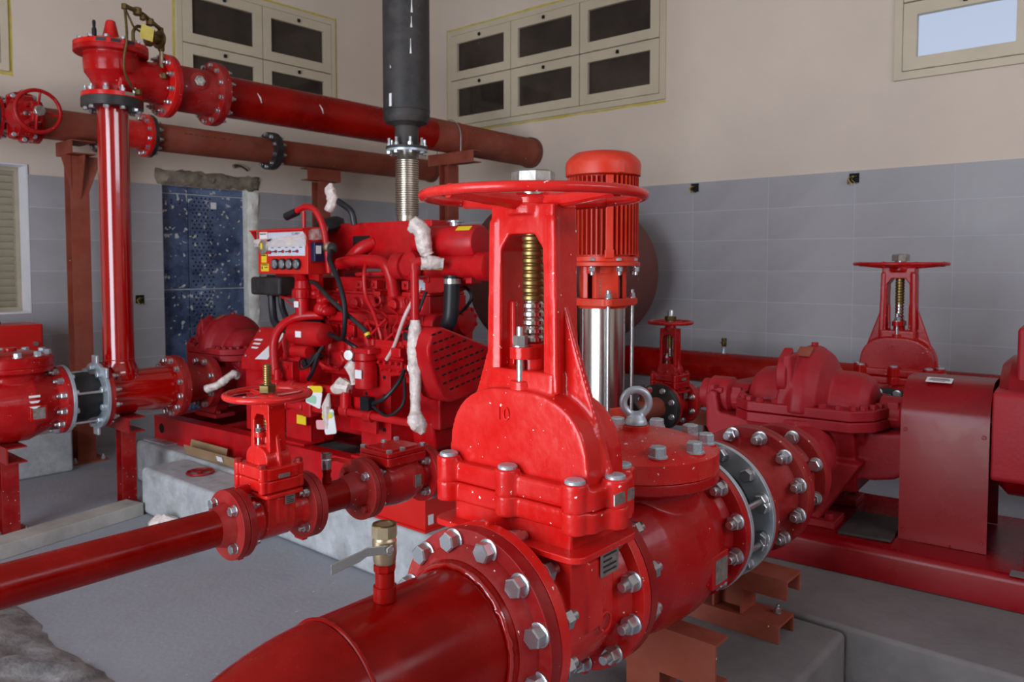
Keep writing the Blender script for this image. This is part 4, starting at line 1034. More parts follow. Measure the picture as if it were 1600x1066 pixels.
    # bearing arms and housings
    for sy in (-1, 1):
        y = lambda v: sy * v
        MB().lathe([(.045, .25), (.062, .26), (.062, .33), (.08, .345), (.08, .43), (.066, .44), (.066, .47), (.03, .475)], (0, 0, zsp + .018), Vector((0, sy, 0)), 32).build('bearing_housing', m, t)
        MB().bb(-.085, .085, *sorted((y(.36), y(.42))), zsp + .035, zsp + .06).build('bearing_cap', m, t, bevel=.006)
        for x in (-.085, .085): bolt(t, (x, y(.40), zsp + .055), (0, 0, 1), .03, 'cap', m)
        MB().bb(-.06, .06, *sorted((y(.285), y(.33))), zsp - .01, zsp + .065).build('gland_plate', m, t, bevel=.006)
    MB().lathe([(.022, -.56), (.022, -.475)], (0, 0, zsp + .018), 'y', 20).build('shaft', 'steel', t)
    return t
EO, ERZ = (3.235, 1.14), R(4)
c, s_ = math.cos(ERZ), math.sin(ERZ)
def to_local(X, Y, O, rz):
    dx, dy = X - O[0], Y - O[1]; return dx * math.cos(rz) + dy * math.sin(rz), -dx * math.sin(rz) + dy * math.cos(rz)
xd, yd = to_local(XPUMP + .0005, YA, EO, ERZ); xs, ys = to_local(4.5585 - .2325 - .0005, 1.20, EO, ERZ)
split_pump('dusty red split-case pump with humped casing in front of the rear gate valve', (EO[0], EO[1], 0), ERZ, xd, yd, ZA, xs, ys, ZS, .492, .905)
# skid of the electric pump
t = thing('pump_skid', 'dark red folded steel skid under the electric pump and motor', 'skid', (EO[0], EO[1], 0), ERZ)
prof = arc(-.335, .467, .025, 180, 90, 5) + arc(.335, .467, .025, 90, 0, 5) + [(.36, .378), (-.36, .378)]
MB().prism(prof, 'y', -1.75, .32).build('skid_beam', 'sheet_red', t, smooth=40)
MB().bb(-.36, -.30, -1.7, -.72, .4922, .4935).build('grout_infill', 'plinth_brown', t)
MB().bb(-.28, .02, -.352, -.17, .4925, .505).build('packing_board', 'dark_wood', t, bevel=.004, noise=.003)
# coupling guard
t = thing('coupling_guard', 'dark red sheet-metal arch guard with white sticker over the pump coupling', 'guard', (EO[0], EO[1], 0), ERZ)
def guard_prof(r, x, zb, zc):
    return [(-x, zb)] + [(-(x - r) + r * math.cos(R(a)), zc - r + r * math.sin(R(a))) for a in range(180, 89, -10)] + [((x - r) + r * math.cos(R(a)), zc - r + r * math.sin(R(a))) for a in range(90, -1, -10)] + [(x, zb)]
A, B = guard_prof(.15, .20, .494, 1.078), guard_prof(.147, .197, .494, 1.075)
MB().prism(A + B[::-1], 'y', -.640, -.362).build('guard_sheet', 'sheet_red', t, smooth=25)
for y in (-.378, -.624):
    for z in (.53, .90): bolt(t, (-.2, y, z), (-1, 0, 0), .012, 'flat', 'sheet_red', name='rivet')
bolt(t, (-.19, -.53, .494), (0, 0, 1), .02, 'cap', 'sheet_red')
M_ = Matrix.Translation((-.105, -.47, 1.0755)) @ Matrix.Rotation(R(-13), 4, 'Y')
stk = MB().box((0, 0, 0), (.048, .085, .0012)).xform(M_).build('warning_sticker', 'label_white', t)
for k, (dx, L_, mm) in enumerate([(.014, .04, 'ink_red'), (.004, .07, 'ink'), (-.004, .066, 'ink'), (-.012, .06, 'ink')]):
    MB().box((-dx, 0, .001), (.0035, L_, .0006)).xform(M_).build('printed_line', mm, stk)
# electric motor
t = thing('electric_motor', 'dark red electric motor cut off by the right edge of the picture', 'motor', (EO[0], EO[1], 0), ERZ)
ZM = .923
MB().lathe([(.08, -.655), (.22, -.66), (.25, -.69), (.25, -1.5), (.235, -1.62), (.10, -1.63)][::-1], (0, 0, ZM), 'y', 48).build('motor_core', 'sheet_red', t)
MB().prism(rrect(-.285, .285, ZM - .15, ZM + .15, .02), 'y', -1.46, -.652).build('motor_case', 'pump_red', t, bevel=.008)
for k in range(9):
    MB().bb(-.2 + k * .05 - .004, -.2 + k * .05 + .004, -1.44, -.74, ZM + .15, ZM + .262 - abs(k - 4) * .016).build('cooling_fin', 'pump_red', t, flat=True)
MB().bb(-.17, .10, -1.15, -.71, ZM + .14, ZM + .36).build('terminal_box', 'pump_red', t, bevel=.012)
for y in (-.80, -1.40):
    for x in (-.19, .19):
        MB().prism([(x - .07, .494), (x + .07, .494), (x + .05, .52), (x + .03, ZM - .14), (x - .03, ZM - .14), (x - .05, .52)], 'y', y - .05, y + .05).build('motor_foot', 'pump_red', t, bevel=.004)
MB().lathe([(.024, -.655), (.024, -.565)], (0, 0, ZM), 'y', 20).build('shaft', 'steel', t)

# ================================================================== diesel set (local frame: origin under the pump, shaft along y, engine towards -y)
DO, DRZ = (2.87, 4.95), R(3.5)
YC, ZCL = 4.91, 0.715
SK = .455
xd, yd = to_local(2.585, YC, DO, DRZ)
def dl(x, y): return (DO[0] + x * math.cos(DRZ) - y * math.sin(DRZ), DO[1] + x * math.sin(DRZ) + y * math.cos(DRZ))
# diesel pump: same casing, set .1 back along the shaft
px_, py_ = dl(0.02, .12)
xd, yd = to_local(2.5855, YC, (px_, py_), DRZ)
xs, ys = to_local(3.38, 5.05, (px_, py_), DRZ)
split_pump('dusty red split-case pump at the far end of the diesel set, by the blue door', (px_, py_, 0), DRZ, xd, yd, ZCL, xs, ys, .66, SK + .001, .885, rs=.115, plate='primer')
# skid
t = thing('engine_skid', 'red channel-steel skid frame under the diesel engine on the long plinth', 'skid', (DO[0], DO[1], 0), DRZ)
for x, op in ((-.40, 1), (.40, -1)):
    c_channel(t, 'side_rail', 'engine_red', (x, -2.36, .287), 2.80, 'y', .168, .09, .012, op)
for y in (.36, -.28, -.95, -1.75, -2.28):
    MB().bb(-.387, .387, y - .045, y + .045, .40, SK - .0005).build('cross_beam', 'engine_red', t, bevel=.003)
for y in (.42, -2.345):
    MB().bb(-.395, .395, y - .006, y + .006, .29, SK - .0005).build('end_plate', 'engine_red', t)
MB().ring(.034, .046, -.402, -.3985, (0, .34, .375), 'x', 24).build('lifting_hole_rim', 'engine_red', t)
MB().lathe([(.034, -.4018), (.034, -.4005)], (0, .34, .375), 'x', 24).build('lifting_hole', 'slot_black', t)
MB().bb(-.47, -.38, .15, .46, .286, .30).build('foot_plate', 'galvanised', t, bevel=.002)
# coupling guard housing between pump and engine
t = thing('coupling_housing', 'red slanted sheet housing with white paper between diesel pump and engine', 'guard', (DO[0], DO[1], 0), DRZ)
MB().prism([(-.31, .84), (-.31, .90), (-.17, 1.095), (.17, 1.095), (.31, .90), (.31, .84)], 'y', -.765, -.46).build('hood', 'engine_red', t, bevel=.006)
MB().bb(-.28, .28, -.76, -.465, SK + .001, .84).build('housing_base', 'engine_red', t, bevel=.004)
nrm = Vector((-.195, 0, .14)).normalized()
def on_slope(u, y, h=.002):
    p = Vector((-.31, y, .90)) + (Vector((-.17, y, 1.095)) - Vector((-.31, y, .90))) * u; return p + Vector((-.81, 0, .58)) * h
sticker(t, [on_slope(.05, -.60), on_slope(.08, -.72), on_slope(.95, -.755), on_slope(.92, -.73)], 'label_white', 'paper_sheet')
for y in (-.49, -.74):
    for u in (.12, .88): bolt(t, on_slope(u, y, .001), (-.81, 0, .58), .014, 'flat', 'zinc', name='screw')
for k in range(3):
    sticker(t, [on_slope(.35 + k * .12, -.56), on_slope(.35 + k * .12, -.50 + .01 * k), on_slope(.40 + k * .12, -.50), on_slope(.40 + k * .12, -.57)], 'label_white', 'printed_line')

# ---------------------------------------------------------------- engine
E_ = thing('diesel_engine', 'red diesel engine with gauge panel, cables and belt guard on the long plinth', 'engine', (DO[0], DO[1], 0), DRZ)
er = 'engine_red'
blk = MB()
blk.bb(-.20, .16, -1.97, -.95, .86, 1.22)
blk.bb(-.15, .15, -2.0, -1.0, .62, .88)
blk.bb(-.215, .17, -1.96, -1.0, 1.0, 1.06)
blk.bb(-.225, .16, -1.95, -.98, 1.17, 1.225)
for k in range(6): blk.lathe([(.055, 0), (.05, .03)], (-.2, -1.12 - k * .155, .95), Vector((-1, 0, 0)), 16)
for k in range(5): blk.bb(-.225, -.19, -1.20 - k * .17, -1.17 - k * .17, .88, 1.2)
blk.build('engine_block', er, E_, cast=.007, iters=3)
hd = MB().bb(-.17, .12, -1.95, -.98, 1.22, 1.33)
for k in range(6): hd.lathe([(.034, 0), (.034, .04)], (-.165, -1.08 - k * .155, 1.275), Vector((-1, 0, 0)), 18)
hd.build('cylinder_head', er, E_, cast=.006, iters=3)
MB().prism(rrect(-.135, .10, -1.93, -1.02, .03), 'z', 1.33, 1.425).build('rocker_cover', er, E_, bevel=.014, seg=3)
MB().prism(rrect(-.17, .12, -1.95, -1.0, .02), 'z', 1.33, 1.345).build('rocker_gasket_rail', er, E_, bevel=.003)
for k in range(6):
    bolt(E_, (-.155, -1.05 - k * .155, 1.345), (0, 0, 1), .018, 'cap', er)
    bolt(E_, (-.225, -1.02 - k * .16, 1.03), (-1, 0, 0), .02, 'cap', er)
    bolt(E_, (-.228, -1.06 - k * .155, 1.195), (-1, 0, 0), .018, 'cap', er)
MB().lathe([(.034, 1.425), (.034, 1.445), (.040, 1.447), (.040, 1.468), (.036, 1.475)], (-.09, -1.86, 0), 'z', 24).build('oil_filler_cap', 'rubber', E_)
sticker(E_, [(-.1715, -1.80, 1.36), (-.1715, -1.95, 1.36), (-.1355, -1.95, 1.415), (-.1355, -1.80, 1.415)], 'label_grey', 'rating_plate')
# oil pan
MB().prism([(-.16, .66), (.16, .66), (.13, .50), (-.13, .50)], 'y', -1.95, -1.02).build('oil_pan', er, E_, bevel=.02, seg=3)
# flywheel housing at the pump end
MB().lathe([(.12, -.80), (.25, -.805), (.27, -.83), (.27, -.93), (.22, -.96), (.1, -.97)][::-1], (0, 0, .92), 'y', 48).build('flywheel_housing', er, E_)
for k in range(12):
    a = 2 * PI * k / 12; bolt(E_, (.255 * math.cos(a), -.803, .92 + .255 * math.sin(a)), (0, 1, 0), .022, 'cap', er)
# exhaust heat shield box
sh = MB().bb(-.10, .10, -1.90, -1.03, 1.47, 1.735)
sh.build('heat_shield', er, E_, bevel=.006)
for (y, z) in ((-1.07, 1.70), (-1.07, 1.5), (-1.5, 1.545), (-1.62, 1.545), (-1.86, 1.70), (-1.86, 1.5)):
    bolt(E_, (-.1005, y, z), (-1, 0, 0), .016, 'flat', er, name='rivet')
MB().bb(-.103, -.095, -1.42, -1.28, 1.58, 1.66).build('shield_cutout', 'slot_black', E_)
for y in (-1.12, -1.5, -1.86): MB().bb(-.06, .09, y - .03, y + .03, 1.40, 1.472).build('shield_bracket', er, E_)
# expansion tank and heat exchanger
tk = MB().lathe([(0, -1.862), (.05, -1.868), (.08, -1.886), (.09, -1.92), (.09, -2.285), (.08, -2.30), (0, -2.305)][::-1], (-.17, 0, 1.605), 'y', 40).build('expansion_tank', er, E_)
MB().lathe([(.028, .085), (.028, .102), (.045, .104), (.045, .112), (.036, .116)], (-.17, -2.13, 1.605), 'z', 28).build('filler_cap', 'zinc', tk)
sticker(tk, [(-.238, -2.19, 1.664), (-.238, -2.30 + .02, 1.664), (-.215, -2.28, 1.684), (-.215, -2.19, 1.684)], 'label_yellow', 'warning_label', .002)
hxr = MB().lathe([(.03, -1.74), (.072, -1.75), (.072, -1.82), (.058, -1.825), (.058, -2.32), (.072, -2.325), (.072, -2.39), (.05, -2.40)][::-1], (-.21, 0, 1.487), 'y', 36).build('heat_exchanger', er, E_)
sticker(hxr, [(-.2695, -1.99, 1.468), (-.2695, -2.13, 1.468), (-.2695, -2.13, 1.506), (-.2695, -1.99, 1.506)], 'label_yellow', 'warning_label', .003)
sticker(hxr, [(-.2730, -2.0, 1.474), (-.2730, -2.03, 1.474), (-.2730, -2.03, 1.500), (-.2730, -2.01, 1.500)], 'ink', 'warning_triangle', .001)
for z_ in (1.476, 1.486, 1.497): sticker(hxr, [(-.2732, -2.045, z_), (-.2732, -2.12, z_), (-.2732, -2.12, z_ + .005), (-.2732, -2.045, z_ + .005)], 'ink', 'printed_line', .0006)
for s_ in ((-1.95,), (-2.24,)):
    MB().bb(-.20, -.12, s_[0] - .02, s_[0] + .02, 1.40, 1.53).build('tank_bracket', er, E_, bevel=.004)
MB().prism([(-1.93, 1.45), (-2.24, 1.45), (-2.22, 1.425), (-2.05, 1.35), (-1.93, 1.34)], 'x', -.19, -.02).build('tank_shelf', er, E_, bevel=.008)
# coolant hose (black) from exchanger down
MB().tube(spline([(-.23, -2.16, 1.44), (-.235, -2.16, 1.33), (-.24, -2.155, 1.23), (-.22, -2.11, 1.17), (-.16, -2.06, 1.12), (-.12, -2.04, 1.08)], 6), .040, 18).build('coolant_hose', 'hose_black', E_)
MB().ring(.040, .0435, 1.40, 1.425, (-.23, -2.16, 0), 'z', 24).build('hose_clamp', 'zinc', E_)
# belt guard with slots
gp = [(-.345, .838), (-.385, .90), (-.437, 1.016), (-.448, 1.09), (-.43, 1.15), (-.39, 1.185), (-.34, 1.19), (.02, 1.068), (.22, 1.0), (.26, .95), (.22, .89), (.02, .862), (-.22, .814), (-.29, .812)]
gd = MB().prism(gp, 'y', -2.20, -2.055).build('belt_guard', er, E_, bevel=.014, seg=3)
for r_ in range(-3, 9):
    for c_ in range(15):
        x = -.40 + c_ * .043 + r_ * .006; z = 1.075 - r_ * .043 + .17 * (x + .40)
        top = 1.165 - (x + .34) * .34; bot = max(.845 + (x + .25) * .16, 1.0 - (x + .41) * 1.75 + .02)
        if x > .2 or z > top or z < bot: continue
        MB().box((x, -2.2012, z), (.026, .003, .009), Matrix.Rotation(R(-10), 3, 'Y')).build('guard_slot', 'slot_black', gd, flat=True)
# gear case at the front with bolts
MB().prism(rrect(-.24, .04, .80, 1.24, .06), 'y', -2.03, -1.96).build('gear_case', er, E_, bevel=.01)
for k in range(9):
    a = R(20 + k * 25); bolt(E_, (-.10 + .12 * math.cos(a), -2.031, 1.08 + .13 * math.sin(a)), (0, -1, 0), .02, 'cap', er)
MB().lathe([(.07, -2.03), (.075, -2.05), (.075, -2.09), (.05, -2.10)][::-1], (-.03, 0, 1.20), 'y', 28).build('water_pump', er, E_)
for k in range(5):
    a = R(-20 + k * 40); bolt(E_, (-.03 + .065 * math.cos(a), -2.091, 1.20 + .065 * math.sin(a)), (0, -1, 0), .02, 'cap', er)
# engine mounts
for y in (-1.68, -1.02):
    for sx in (-1, 1):
        MB().bb(sx * .30 - .008, sx * .30 + .008, y - .115, y + .115, SK + .0005, .945).build('mount_plate', er, E_, bevel=.003)
        MB().bb(*sorted((sx * .30, sx * .14)), y - .115, y - .10, SK + .0005, .945).build('mount_web', er, E_, bevel=.002)
        for yy in (-.07, .07):
            for z in (.62, .70, .80, .90): bolt(E_, (sx * .309, y + yy, z), (sx, 0, 0), .016, 'flat', 'slot_black', name='slot_hole')
        MB().bb(*sorted((sx * .22, sx * .37)), y - .13, y + .13, SK + .0006, SK + .014).build('mount_foot', er, E_, bevel=.002)
        MB().bb(*sorted((sx * .30, sx * .17)), y - .07, y + .07, .83, .90).build('mount_arm', er, E_, bevel=.006)
# ---- control panel
pn = MB().bb(-.385, -.25, -1.225, -.765, 1.44, 1.695).build('gauge_panel', 'box_red', E_, bevel=.004)
MB().prism([(-.43, 1.688), (-.25, 1.705), (-.25, 1.712), (-.43, 1.695)], 'y', -1.24, -.745).build('panel_hood', 'box_red', pn, flat=True)
MB().prism([(-.43, 1.692), (-.386, 1.694), (-.386, 1.63)], 'y', -.755, -.75).build('hood_cheek', 'box_red', pn, flat=True)
MB().prism([(-.43, 1.692), (-.386, 1.694), (-.386, 1.63)], 'y', -1.235, -1.23).build('hood_cheek', 'box_red', pn, flat=True)
xp = -.3855
def pl(y0, y1, z0, z1, m, nm, h=.0015, par=None):
    return sticker(par or pn, [(xp, y0, z0), (xp, y1, z0), (xp, y1, z1), (xp, y0, z1)], m, nm, -0.0 + h)
pl(-.865, -1.205, 1.545, 1.68, 'label_grey', 'control_plate')
pl(-.785, -.86, 1.645, 1.685, 'label_white', 'name_sticker')
pl(-.80, -.85, 1.506, 1.556, 'label_yellow', 'warning_label')
pl(-.795, -.87, 1.455, 1.499, 'label_yellow', 'warning_label')
xp = -.3872
for (a, b_, z) in ((-.80, -.845, 1.545), (-.80, -.86, 1.49), (-.83, -.86, 1.475), (-.79, -.85, 1.67)): pl(a, b_, z, z + .006, 'ink', 'printed_line', .0006)
pl(-.802, -.812, 1.467, 1.484, 'ink', 'printed_mark', .0006)
lettering('CLARKE', .020, .0004, 'ink', pn, (-.3876, -1.125, 1.668), FACE_NX, 'brand_lettering')
for k in range(5): pl(-.895 - k * .065, -.92 - k * .065, 1.590, 1.594, 'ink', 'printed_line', .0005)
for k in range(4):
    y = -.945 - k * .065
    sw = MB().lathe([(.009, 0), (.009, .008)], (-.387, y, 1.57), Vector((-1, 0, 0)), 14).build('switch', 'ink_red', pn)
    MB().tube([(-.394, y, 1.57), (-.415, y + .012, 1.567)], .0035, 8).build('toggle', 'ink', sw)
MB().lathe([(.011, 0), (.011, .012)], (-.387, -.888, 1.566), Vector((-1, 0, 0)), 16).build('lamp', 'ink_red', pn)
MB().tube([(-.388, -.905, 1.64), (-.41, -.89, 1.632)], .006, 8).build('selector', 'ink', pn)
for k in range(4):
    y = -.94 - k * .066
    gz = MB().lathe([(.032, 0), (.032, .014), (.027, .016)], (-.386, y, 1.497), Vector((-1, 0, 0)), 28).build('gauge', 'hose_black', pn)
    MB().lathe([(.026, .0155), (.020, .019), (0, .021)], (-.386, y, 1.497), Vector((-1, 0, 0)), 24).build('gauge_dial', 'dial', gz)
MB().lathe([(.042, 0), (.042, .010), (.036, .013)], (-.386, -.825, 1.595), Vector((-1, 0, 0)), 28).build('tachometer', 'plate_steel', pn)
sticker(pn, [(-.400, -.81, 1.585), (-.400, -.83, 1.585), (-.400, -.83, 1.62), (-.400, -.81, 1.62)], 'label_yellow', 'tag', .001)
# crumpled plastic film across the panel
vs, fs = [], []
for j in range(5):
    for i in range(15):
        f = i / 14; y = -.745 - f * .50
        vs.append((-.392 - random.uniform(0, .010) - .012 * (f > .95), y, 1.640 - j * .011 + .028 * f * (1 if j < 3 else .5) - .012 * f * (j == 4) + random.uniform(-.003, .003)))
for j in range(4):
    for i in range(14): a = j * 15 + i; fs.append((a, a + 1, a + 16, a + 15))
MB().add(vs, fs).build('plastic_film', 'film', pn, smooth=60)
vs, fs = [], []
for j in range(4):
    for i in range(8):
        vs.append((-.388 + i * .02 + random.uniform(-.003, .003), -1.2285 - random.uniform(0, .008), 1.69 - j * .02 + (.012 * i if j < 3 else .004 * i) * .25 + random.uniform(-.003, .003)))
for j in range(3):
    for i in range(7): a = j * 8 + i; fs.append((a, a + 1, a + 9, a + 8))
MB().add(vs, fs).build('plastic_film', 'film', pn, smooth=60)
# blue module, plug and cable on the side of the panel
md = MB().bb(-.365, -.285, -1.262, -1.226, 1.51, 1.62).build('control_module', 'blue_module', pn, bevel=.004)
for k in range(5): MB().bb(-.364, -.286, -1.266, -1.262, 1.52 + k * .022, 1.53 + k * .022).build('module_rib', 'blue_module', md)
sticker(md, [(-.36, -1.2665, 1.555), (-.325, -1.2665, 1.555), (-.325, -1.2665, 1.60), (-.36, -1.2665, 1.60)], 'label_white', 'label', .0015)
MB().lathe([(.03, 0), (.03, .03), (.022, .035)], (-.28, -1.26, 1.59), Vector((-.2, -1, .1)), 20).build('cable_plug', 'brass', pn)
MB().ball((-.28, -1.31, 1.585), (.028, .03, .034), 16, 10).build('plug_elbow', 'rubber', pn)
MB().bb(-.29, -.26, -1.2, -.8, 1.30, 1.44).build('panel_post', er, E_)
MB().bb(-.25, -.15, -1.16, -.84, 1.30, 1.34).build('panel_arm', er, E_)
# black relay box below
bx_ = MB().bb(-.40, -.27, -.985, -.70, 1.315, 1.422).build('relay_box', 'rubber', E_, bevel=.018, seg=3)
MB().bb(-.27, -.255, -1.0, -.68, 1.30, 1.432).build('relay_base', 'hose_black', bx_, bevel=.003)
def cable(pts, r, m='hose_black', nm='cable', n=10): return MB().tube(spline(pts, 7), r, n).build(nm, m, E_)
cable([(-.34, -.83, 1.32), (-.35, -.85, 1.22), (-.36, -.89, 1.15), (-.35, -.98, 1.115), (-.30, -1.08, 1.115), (-.24, -1.2, 1.13)], .024)
cable([(-.33, -.90, 1.32), (-.34, -.93, 1.24), (-.35, -1.0, 1.17), (-.32, -1.08, 1.155), (-.24, -1.16, 1.16)], .019)
cable([(-.30, -1.325, 1.57), (-.36, -1.38, 1.52), (-.38, -1.47, 1.42), (-.39, -1.535, 1.28), (-.38, -1.52, 1.15), (-.34, -1.45, 1.09), (-.31, -1.33, 1.10), (-.30, -1.22, 1.13), (-.26, -1.1, 1.14)], .014)
cable([(-.26, -1.05, 1.40), (-.31, -1.2, 1.385), (-.34, -1.35, 1.31), (-.35, -1.5, 1.23), (-.345, -1.62, 1.16), (-.33, -1.66, 1.11)], .013, 'rubber')
MB().ring(.014, .0165, -.008, .008, (-.338, -1.655, 1.125), Vector((.1, -.5, -.9)), 16).build('cable_tie', 'label_yellow', E_)
cable([(-.30, -1.30, 1.09), (-.36, -1.28, 1.0), (-.37, -1.24, .9), (-.35, -1.17, .84)], .011)
cable([(-.30, -1.42, 1.08), (-.30, -1.50, 1.05), (-.27, -1.54, 1.02)], .011)
cable([(-.27, -2.02, 1.36), (-.30, -1.98, 1.24), (-.30, -1.88, 1.14), (-.28, -1.76, 1.08), (-.26, -1.68, 1.05)], .008)
cable([(-.28, -1.99, 1.38), (-.34, -1.94, 1.24), (-.34, -1.86, 1.08), (-.34, -1.80, 1.0)], .010, 'hose_clear', 'clear_hose')
cable([(-.20, -1.53, 1.55), (-.27, -1.56, 1.46), (-.28, -1.58, 1.33), (-.30, -1.66, 1.24), (-.31, -1.72, 1.14), (-.30, -1.73, 1.06)], .011, er, 'fuel_line')
cable([(-.12, -2.02, 1.36), (-.10, -2.12, 1.38), (-.09, -2.17, 1.33), (-.10, -2.12, 1.26), (-.12, -2.04, 1.22)], .009)
# intake pipe (red) curving on top of the block and turbo-side elbow
cable([(-.22, -1.30, 1.50), (-.23, -1.42, 1.515), (-.23, -1.6, 1.515), (-.23, -1.68, 1.495), (-.22, -1.715, 1.43), (-.20, -1.72, 1.33)], .034, er, 'intake_pipe', 18)
cable([(-.16, -1.28, 1.49), (-.14, -1.38, 1.58), (-.08, -1.44, 1.62)], .038, er, 'charge_pipe', 18)
cable([(-.31, -1.02, 1.80), (-.31, -1.12, 1.825), (-.31, -1.20, 1.80), (-.30, -1.25, 1.72), (-.29, -1.27, 1.6), (-.27, -1.27, 1.45)], .018, er, 'overhead_pipe', 14)
cable([(-.31, -.94, 1.775), (-.31, -.98, 1.785), (-.31, -1.04, 1.80)], .024, 'hose_black', 'hose', 14)
cable([(-.31, -1.10, 1.80), (-.31, -1.10, 1.70)], .012, er, 'pipe_strut')
MB().tube(spline([(-.22, -1.20, 1.80), (-.20, -1.22, 1.86), (-.20, -1.20, 1.92), (-.20, -1.21, 1.96)], 4), [.022, .026, .026, .028, .032, .034, .03, .032, .034, .03, .022, .018, .008], 12).build('plastic_wrap', 'white_wrap', E_, noise=.003)
cable([(-.18, -1.24, 1.86), (-.17, -1.34, 1.80), (-.16, -1.36, 1.72)], .018, 'hose_black', 'hose')
MB().lathe([(.075, 0), (.09, .02), (.09, .05), (.06, .07)], (-.1, -1.08, 1.70), Vector((-.3, 0, 1)), 24).build('air_cleaner', 'rubber', E_)
# cup filter
cf = MB().lathe([(.022, 1.20), (.040, 1.205), (.042, 1.30), (.052, 1.305), (.056, 1.35), (.046, 1.36), (.040, 1.40), (.03, 1.41), (.02, 1.44)], (-.32, -1.09, 0), 'z', 20).build('fuel_filter_cup', er, E_)
for k in range(16):
    a = 2 * PI * k / 16; MB().box((.055, 0, 1.328), (.005, .006, .04)).xform(Matrix.Translation((-.32, -1.09, 0)) @ Matrix.Rotation(a, 4, 'Z')).build('grip_rib', er, cf, flat=True)
sticker(cf, [(-.3625, -1.07, 1.25), (-.3625, -1.11, 1.25), (-.3625, -1.11, 1.285), (-.3625, -1.07, 1.285)], 'label_white', 'label', .002)
MB().tube([(-.36, -1.04, 1.30), (-.36, -.94, 1.31)], .004, 6).build('priming_rod', er, cf)
MB().tube([(-.36, -.94, 1.31), (-.33, -1.04, 1.25)], .004, 6).build('priming_rod', er, cf)
MB().bb(-.30, -.19, -1.12, -1.06, 1.22, 1.40).build('filter_bracket', er, E_, bevel=.003)
fh = MB()
for (y, z, r_) in ((-1.17, 1.33, .03), (-1.22, 1.29, .035), (-1.20, 1.24, .045), (-1.26, 1.23, .03), (-1.27, 1.30, .02)): fh.ball((-.27, y, z), (.05, r_, r_), 12, 8)
fh.build('lift_pump', er, E_, cast=.006, iters=2)
# starter motor with solenoid and big curved red pipe
MB().lathe([(.02, -1.02), (.066, -1.03), (.07, -1.06), (.07, -1.24), (.062, -1.30), (.04, -1.31)][::-1], (-.33, 0, 1.10), 'y', 32).build('starter_motor', er, E_)
sticker(E_, [(-.402, -1.13, 1.085), (-.402, -1.18, 1.085), (-.402, -1.18, 1.12), (-.402, -1.13, 1.12)], 'label_white', 'label', .002)
MB().lathe([(.035, -1.06), (.035, -1.20)][::-1], (-.36, 0, 1.0), 'y', 20).build('solenoid', er, E_)
cable([(-.26, -1.2, 1.205), (-.34, -1.08, 1.195), (-.38, -.98, 1.14), (-.40, -.93, 1.05), (-.41, -.94, .93), (-.41, -.95, .86)], .026, er, 'raw_water_pipe', 16)
MB().lathe([(.10, 0), (.115, .01), (.115, .04), (.07, .06)], (-.23, -.93, 1.02), Vector((-1, .1, 0)), 28).build('inspection_cover', er, E_)
MB().bb(-.36, -.30, -1.04, -.86, .72, .93).build('bracket_box', er, E_, bevel=.004)
for (y, z) in ((-.88, .90), (-.90, .84), (-1.0, .90)): bolt(E_, (-.361, y, z), (-1, 0, 0), .018, 'cap', er)
sticker(E_, [(-.362, -1.09, .97), (-.362, -1.12, .97), (-.362, -1.12, .985), (-.362, -1.09, .985)], 'label_yellow', 'label', .002)
for (y, z) in ((-1.08, .96), (-1.13, .93), (-1.18, .95), (-1.22, .97)): MB().lathe([(.022, 0), (.022, .05)], (-.30, y, z), Vector((-1, 0, 0)), 14).build('sender', 'hose_black' if y < -1.1 else er, E_)
cable([(-.34, -1.08, .95), (-.37, -1.13, .90), (-.36, -1.20, .93), (-.34, -1.24, 1.0)], .006, 'hose_black')
# injection pump and oil filter group
ip = MB()
ip.bb(-.34, -.20, -1.92, -1.62, 1.0, 1.06); ip.bb(-.33, -.2, -1.9, -1.7, 1.05, 1.10)
for k in range(5): ip.lathe([(.018, 0), (.018, .05)], (-.30, -1.66 - k * .055, 1.05), 'z', 12)
ip.bb(-.37, -.28, -1.93, -1.86, 1.02, 1.07); ip.lathe([(.06, -1.90), (.06, -1.72)][::-1], (-.27, 0, .98), 'y', 20)
ip.build('injection_pump', er, E_, cast=.0055, iters=2)
for k in range(6): bolt(E_, (-.345, -1.66 - k * .045, .985), (-1, 0, 0), .018, 'cap', er)
for k in range(5): cable([(-.30, -1.66 - k * .055, 1.10), (-.31, -1.64 - k * .06, 1.16), (-.27, -1.55 - k * .09, 1.22), (-.2, -1.2 - k * .155, 1.27)], .005, er, 'injector_line', 6)
of = MB().lathe([(.03, .84), (.058, .845), (.060, .86), (.060, .985), (.052, .99), (.062, .995), (.062, 1.03), (.03, 1.035)], (-.36, -1.665, 0), 'z', 28).build('oil_filter', er, E_)
sticker(of, [(-.4225, -1.65, .90), (-.4225, -1.70, .90), (-.4225, -1.70, .945), (-.4225, -1.65, .945)], 'label_white', 'label', .002)
MB().prism(rrect(-.42, -.24, -1.76, -1.62, .02), 'z', 1.03, 1.058).build('filter_head', er, E_, bevel=.005)
cable([(-.30, -1.63, 1.05), (-.31, -1.62, 1.12), (-.30, -1.60, 1.165), (-.27, -1.62, 1.18), (-.22, -1.68, 1.17)], .022, er, 'oil_pipe', 14)
MB().lathe([(.028, 0), (.03, .012), (.026, .02)], (-.42, -1.61, 1.02), Vector((-.9, -.3, 0)), 24).build('pressure_gauge', 'zinc', E_)
MB().tube([(-.40, -1.615, .985), (-.41, -1.60, .95), (-.40, -1.61, .91), (-.40, -1.62, .86)], [.022, .034, .022, .016], 12).build('plastic_wrap', 'white_wrap', E_, noise=.003)
MB().lathe([(.03, 0), (.03, .02)], (-.39, -2.05, .985), Vector((-1, -.3, 0)), 24).build('hose_coupling', 'zinc', E_)
